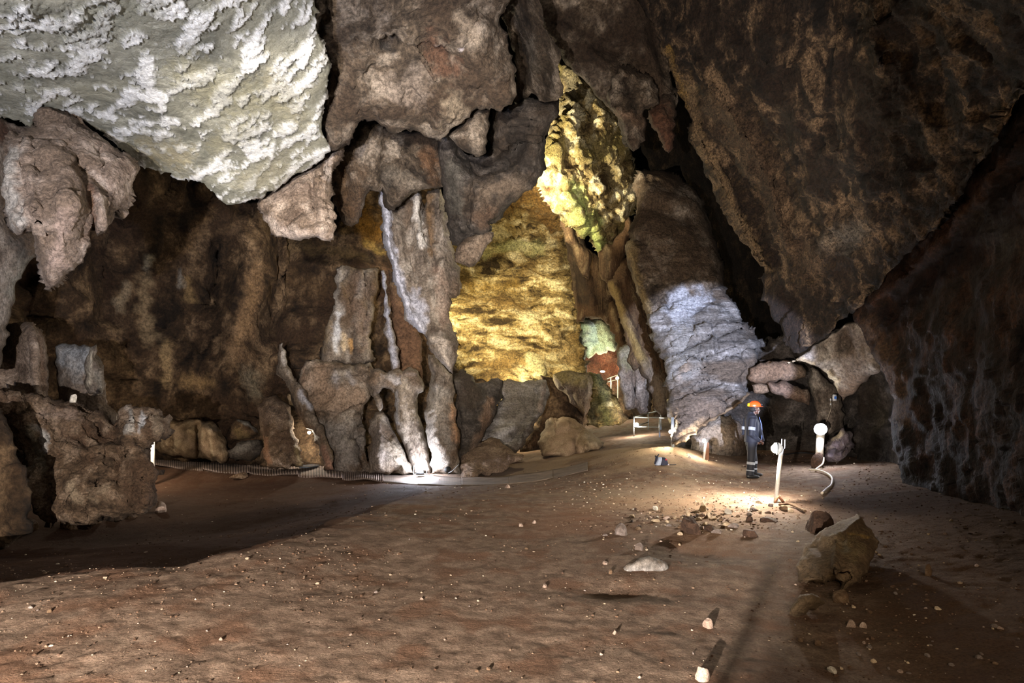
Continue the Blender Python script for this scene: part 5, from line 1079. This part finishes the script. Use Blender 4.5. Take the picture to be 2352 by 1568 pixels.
# lit rock behind the rail post, its brightness painted as a pale tint
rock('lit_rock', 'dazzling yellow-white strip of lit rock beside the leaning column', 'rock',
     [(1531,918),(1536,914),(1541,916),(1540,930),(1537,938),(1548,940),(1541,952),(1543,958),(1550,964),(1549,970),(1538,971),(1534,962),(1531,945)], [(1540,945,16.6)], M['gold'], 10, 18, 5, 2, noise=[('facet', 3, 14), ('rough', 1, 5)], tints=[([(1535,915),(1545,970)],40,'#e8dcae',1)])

# ---------------------------------------------------------------- rucksack
g = on_ground(1519, 1068); k_ = 1.12 * g.y / F
e = empty('rucksack', g, 'grey and dark blue rucksack lying on the lit ground', 'rucksack')
navy = plain('navy_fabric', '#1c2034', .8, nz=.25); greyf = plain('pale_grey_fabric', '#8f9bb0', .8, nz=.15); blk = plain('black_strap_fabric', '#101014', .8)
bm = bmesh.new(); loft_z(bm, [(0, 4*k_, 0, 8*k_, 9*k_, .8), (4*k_, 5*k_, 0, 8.5*k_, 9*k_, .7), (12*k_, 4*k_, 0, 7*k_, 8*k_, .7), (16*k_, 2*k_, .02, 4.5*k_, 6*k_, .8)], 24)
o = bm_obj('main_bag', bm, navy, e); remesh(o, .012)
bm = bmesh.new(); loft_z(bm, [(0, -8*k_, -.02, 6*k_, 7*k_, .9), (6*k_, -6*k_, -.02, 5.5*k_, 7*k_, .8), (12*k_, -3.5*k_, -.02, 5*k_, 6.5*k_, .8), (16.5*k_, -3*k_, 0, 4*k_, 5*k_, .8)], 24)
o = bm_obj('grey_panel', bm, greyf, e); remesh(o, .012)
bm = bmesh.new(); loft_z(bm, [(2*k_, -11*k_, .02, 3*k_, 6*k_, .8), (9*k_, -9*k_, .02, 3.5*k_, 6*k_, .8), (18*k_, -9*k_, .02, 2.5*k_, 4*k_, .8)], 20)
bm_obj('side_pocket', bm, navy, e)
bm = bmesh.new(); tube(bm, [(-9*k_, 0, 17*k_), (-7*k_, 0, 19.5*k_), (-5*k_, 0, 22*k_)], .014, 8); tube(bm, [(-9*k_, 0, 17*k_), (-13*k_, 0, 19*k_)], .016, 8); bm_obj('carry_loop', bm, blk, e)
bm = bmesh.new(); box(bm, (7.5*k_, -8.2*k_, 12*k_), (.034, .02, .034), .2, .004); bm_obj('logo_patch', bm, plain('red_patch', '#c0303c', .6), e)
bm = bmesh.new(); tube(bm, [(11*k_, -.03, 3*k_), (14*k_, -.05, 1.2*k_), (20*k_, -.05, 1*k_), (29*k_, -.03, 1.4*k_)], [(.012, .02), (.02, .012), (.022, .01), (.02, .01)], 8); bm_obj('strap', bm, blk, e)
bm = bmesh.new(); box(bm, (13*k_, -.07, 1.5*k_), (.03, .02, .03), .3, .004); bm_obj('buckle', bm, plain('pale_buckle', '#b0a8b8', .5), e)
# ---------------------------------------------------------------- the standing man, looking to the right
g = on_ground(1727, 1098); PS = g.y / F
pe = empty('person', g, 'person in dark blue workwear with reflective bands and an orange helmet, standing in profile', 'person')
def L3(px, py, dy=0.):                         # place on the figure: image plane of the man, dy = further from the viewpoint
    return Vector(((px - 1727) * PS, dy, (1098 - py) * PS))
skin = plain('dark_skin', '#4a3024', .5); navyw = plain('navy_workwear', '#070a16', .8, nz=.25, scale=18); refl = plain('silver_reflective_band', '#c8ccd2', .35, nz=.1)
boot = plain('black_boot_leather', '#0e0e10', .5); orange = plain('orange_helmet_plastic', '#d8501c', .35, nz=.05); yel = plain('yellow_lamp_battery', '#c8a818', .4); hairm = plain('black_hair', '#0a0808', .8)
# body: head with face, neck, trunk, arms, hands, legs - one surface
bm = bmesh.new()
H = L3(1733.5, 940)                            # middle of the head
ball(bm, H + Vector((-.005, 0, .03)), (.098, .078, .10), 3)
ball(bm, H + Vector((.035, 0, -.035)), (.062, .058, .075), 3)      # face
ball(bm, H + Vector((.06, 0, -.09)), (.032, .038, .026), 2)         # chin
tube(bm, [H + Vector((.088, 0, .028)), H + Vector((.104, 0, .0)), H + Vector((.119, 0, -.022)), H + Vector((.098, 0, -.032))], [.009, .011, .015, .012], 8)   # nose
for s in (-1, 1):
    ball(bm, H + Vector((.083, s * .032, .022)), (.014, .016, .011), 2)    # eye
    ball(bm, H + Vector((-.005, s * .078, -.005)), (.019, .010, .030), 2)  # ear
tube(bm, [H + Vector((.088, -.024, -.056)), H + Vector((.100, 0, -.054)), H + Vector((.088, .024, -.056))], [.007, .011, .007], 8)   # lips
tube(bm, [H + Vector((.08, -.035, .045)), H + Vector((.094, 0, .047)), H + Vector((.08, .035, .045))], [.008, .010, .008], 8)       # brow
tube(bm, [H + Vector((-.015, 0, -.05)), H + Vector((-.03, 0, -.13)), H + Vector((-.04, 0, -.2))], [.052, .055, .07], 14)            # neck
loft_z(bm, [(.84, -.01, 0, .10, .15), (1.0, 0, 0, .09, .13), (1.2, -.005, 0, .10, .16), (1.36, -.02, 0, .09, .17), (1.43, -.02, 0, .05, .08)], 20)
def arm(s):
    y = s * .17
    sh = L3(1722, 962, y); el = L3(1717, 998, y * 1.12); wr = L3(1738, 1012, y * .85)
    tube(bm, [sh, (sh + el) / 2, el], [.052, .045, .038], 12); tube(bm, [el, (el + wr) / 2, wr], [.038, .036, .026], 12)
    d = (wr - el).normalized(); n = Vector((0, 1, 0)); dn = d.cross(n).normalized()
    tube(bm, [wr, wr + d * .04, wr + d * .085], [(.026, .02), (.038, .018), (.036, .014)], 12)     # palm
    for i, (off, ln) in enumerate([(-.028, .068), (-.009, .078), (.010, .074), (.028, .058)]):
        a = wr + d * .08 + dn * off
        tube(bm, [a, a + d * ln * .45 - n * s * .006, a + d * ln * .72 - n * s * .022, a + d * ln * .8 - n * s * .042], [.0085, .008, .0075, .006], 8)
    a = wr + d * .03 - dn * .03 * -1
    tube(bm, [wr + d * .02 + dn * .022, wr + d * .045 + dn * .05 - n * s * .01, wr + d * .08 + dn * .058 - n * s * .022], [.012, .0095, .0075], 8)   # thumb
    return sh, el, wr
A1 = arm(-1); A2 = arm(1)
LEG = {}
for s, (kx, fx, y) in {-1: ((1721, 1718, -.10)), 1: ((1736, 1735, .12))}.items():
    hip = L3(1724 + (3 if s > 0 else 0), 1018, y * .8); kn = L3(kx, 1058, y); an = L3(fx, 1091 if s < 0 else 1088, y)
    LEG[s] = (hip, kn, an); tube(bm, [hip, (hip + kn) / 2, kn, (kn + an) / 2, an], [.08, .07, .055, .052, .038], 12)
o = bm_obj('body', bm, skin, pe); remesh(o, .006, 2)
# hair at the back of the head below the helmet
bm = bmesh.new(); ball(bm, H + Vector((-.03, 0, .005)), (.08, .083, .075), 3); o = bm_obj('hair', bm, hairm, pe)
# jacket with sleeves, collar and open front edge
bm = bmesh.new()
loft_z(bm, [(.80, -.015, 0, .135, .185, .9), (.86, -.005, 0, .145, .19, .9), (1.0, .0, 0, .14, .18, .9), (1.15, .0, 0, .135, .185, .9), (1.3, -.01, 0, .125, .2, .9), (1.39, -.02, 0, .10, .18, .95), (1.44, -.03, 0, .065, .09), (1.48, -.03, 0, .06, .075)], 28)
for sh, el, wr in (A1, A2):
    e0 = (wr - el).normalized()
    tube(bm, [sh + Vector((0, 0, .02)), sh, (sh + el) / 2, el, (el + wr) / 2, wr - e0 * .0], [.05, .075, .068, .062, .056, .046], 14)
# flap of the open jacket standing away in front
tube(bm, [L3(1741, 968, -.02), L3(1744, 985, -.04), L3(1747, 1000, -.05), L3(1750, 1014, -.06)], [(.02, .05), (.025, .07), (.025, .08), (.018, .08)], 12)
o = bm_obj('jacket', bm, navyw, pe); remesh(o, .009, 4)
bm = bmesh.new(); tube(bm, [L3(1741.5, 958, -.05), L3(1745, 975, -.09), L3(1746, 995, -.10), L3(1744.5, 1012, -.10)], [.008, .009, .009, .008], 8); bm_obj('jacket_placket', bm, plain('blue_grey_jacket_lining', '#56648c', .7), pe)
# reflective bands on the sleeve
for (sh, el, wr), nm in ((A1, 'sleeve_band'), (A2, 'sleeve_band')):
    d = (el - sh); bm = bmesh.new(); tube(bm, [sh + d * .52, sh + d * .72], [.078, .075], 20, cap=False); 
    bmesh.ops.solidify(bm, geom=bm.faces[:], thickness=.004); bm_obj(nm, bm, refl, pe)
# trousers
bm = bmesh.new(); loft_z(bm, [(.74, -.01, 0, .11, .16, .95), (.84, -.01, 0, .125, .17, .95), (.92, -.01, 0, .12, .16, .95)], 24)
for s, (hip, kn, an) in LEG.items():
    tube(bm, [hip + Vector((0, 0, .06)), hip, (hip + kn) / 2, kn, (kn + an) / 2, an + Vector((0, 0, .0))], [.09, .105, .098, .084, .08, .085], 16)
o = bm_obj('trousers', bm, navyw, pe); remesh(o, .009, 4)
for s, (hip, kn, an) in LEG.items():
    for f, r in ((.16, .088), (.66, .085)):
        c = kn + (an - kn) * f; d = (an - kn).normalized(); bm = bmesh.new(); hh = .028 if f < .5 else .012
        tube(bm, [c - d * hh, c + d * hh], [r, r], 20, cap=False); bmesh.ops.solidify(bm, geom=bm.faces[:], thickness=.004); bm_obj('leg_band', bm, refl, pe)
# boots
for s, (hip, kn, an) in LEG.items():
    z0 = an.z; bm = bmesh.new(); gzl = gz(g.x + an.x, g.y + an.y) - g.z
    bz = max(gzl, z0 - .12)
    tube(bm, [an + Vector((0, 0, .06)), an, Vector((an.x, an.y, bz + .07))], [.055, .058, .06], 14)
    tube(bm, [Vector((an.x - .07, an.y, bz + .045)), Vector((an.x, an.y, bz + .05)), Vector((an.x + .09, an.y, bz + .042)), Vector((an.x + .17, an.y, bz + .034)), Vector((an.x + .2, an.y, bz + .03))], [(.035, .04), (.05, .055), (.05, .045), (.045, .034), (.025, .02)], 14)
    o = bm_obj('boot', bm, boot, pe); remesh(o, .008, 2)
    bm = bmesh.new(); ball(bm, (an.x + .185, an.y, bz + .04), (.035, .04, .025), 2); bm_obj('toe_cap', bm, plain('worn_toe_leather', '#5a5a5e', .3), o)
# helmet: shell, brim, lamp, battery and headband
hc = H + Vector((0, 0, .075))
bm = bmesh.new(); ball(bm, hc, (.135, .108, .105), 4)
for v in [v for v in bm.verts if v.co.z < hc.z - .02]: v.co.z = hc.z - .02
for v in bm.verts:
    if abs(v.co.y) < .02 and v.co.z > hc.z + .03: v.co.z += .008          # ridge along the crown
he = bm_obj('helmet', bm, orange, pe)
bm = bmesh.new(); ball(bm, hc + Vector((.03, 0, -.02)), (.155, .12, .012), 3); bm_obj('brim', bm, orange, he)
bm = bmesh.new(); box(bm, hc + Vector((-.135, 0, .02)), (.05, .06, .07), 0, .008); bm_obj('battery_box', bm, yel, he)
bm = bmesh.new(); tube(bm, [hc + Vector((.12, 0, .03)), hc + Vector((.165, 0, .03))], [.022, .028], 14); bm_obj('head_lamp', bm, black, he)
# ---------------------------------------------------------------- lights
def lamp(kind, loc, power, col, size=.1, aim=None, angle=90, blend=.3, name='lamp_light'):
    l = bpy.data.lights.new(name, kind); l.energy = power; l.color = hexc(col)
    if kind == 'AREA': l.size = size
    else: l.shadow_soft_size = size
    o = bpy.data.objects.new(name, l); o.location = loc; COL.objects.link(o)
    if kind == 'SPOT': l.spot_size = math.radians(angle); l.spot_blend = blend
    if aim is not None: o.rotation_euler = (Vector(aim) - Vector(loc)).to_track_quat('-Z', 'Y').to_euler()
    return o
# work lamp on the ground behind the viewpoint: throws the long shadows of the near stones
lamp('SPOT', (-1.5, -1.5, .85), 7500, '#fff0e2', .012, aim=(-5.1, 8, 2.4), angle=112, blend=.12)
# its neighbour, tilted up at the pale ceiling
lamp('SPOT', (-2.0, -1.0, .9), 4300, '#c8d9ff', .08, aim=(-5.5, 7, 6.4), angle=66, blend=.5)
# added front fill behind the viewpoint, aimed at the columns across the chamber
lamp('SPOT', (-1.0, -2.0, 2.3), 16000, '#fff2e2', .12, aim=P(930, 560, 17), angle=36, blend=.45)
# added dim fills: the right side, then the right overhang
lamp('POINT', (2.5, -3.0, 3.2), 450, '#ffe2c4', .5)
lamp('SPOT', (.5, 2.5, .6), 520, '#ffdcb4', .3, aim=P(1780, 380, 11), angle=66, blend=.8)
# added spot behind the viewpoint, a narrow cold beam on the leaning column
lamp('SPOT', (2.4, -1.2, 1.3), 38000, '#cfdcff', .06, aim=P(1612, 838, 16.3), angle=15.5, blend=.2)
# yellow floods hidden behind the columns
lamp('POINT', P(1188, 894, 24.0), 500, '#ffecc0', .15)
lamp('SPOT', P(1095, 470, 18.2), 8200, '#ffe9ba', .15, aim=P(1185, 760, 27.5), angle=46, blend=.5)
# lamp behind the big boulder on the left
lamp('POINT', P(322, 1000, 16.6), 160, '#ffe8cc', .05)
lamp('POINT', P(1030, 715, 26.2), 130, '#fff0c8', .15)
lamp('POINT', P(1175, 430, 20.5), 900, '#ffecc0', .15)
lamp('POINT', P(1370, 830, 31.0), 260, '#f4ffd8', .1)
lamp('SPOT', P(1130, 480, 17.0), 5200, '#fff0cc', .12, aim=P(1350, 360, 20.5), angle=76, blend=.6)
lamp('SPOT', (.4, -1.5, 2.2), 420, '#ffe2bc', .25, aim=P(1925, 1275, 5.2), angle=22, blend=.6)  # added fill spot to brighten the large foreground boulder
# ---------------------------------------------------------------- camera and world
cam = bpy.data.cameras.new('camera'); co = bpy.data.objects.new('camera', cam); COL.objects.link(co)
cam.lens = 20; cam.sensor_width = 36; cam.shift_y = (HY - 784) / 2352; cam.clip_end = 300; cam.clip_start = .05
co.location = (0, 0, EYE); co.rotation_euler = (math.pi / 2, 0, 0); SC.camera = co
w = bpy.data.worlds.new('world'); SC.world = w; w.use_nodes = True
w.node_tree.nodes['Background'].inputs[0].default_value = (.55, .5, .45, 1); w.node_tree.nodes['Background'].inputs[1].default_value = .012
SC.view_settings.view_transform = 'Standard'; SC.view_settings.look = 'None'; SC.view_settings.exposure = 0; SC.view_settings.gamma = 1
SC.cycles.max_bounces = 4; SC.cycles.diffuse_bounces = 2; SC.cycles.sample_clamp_indirect = 4
SC.cycles.use_adaptive_sampling = True; SC.cycles.adaptive_threshold = .025; SC.cycles.use_denoising = True
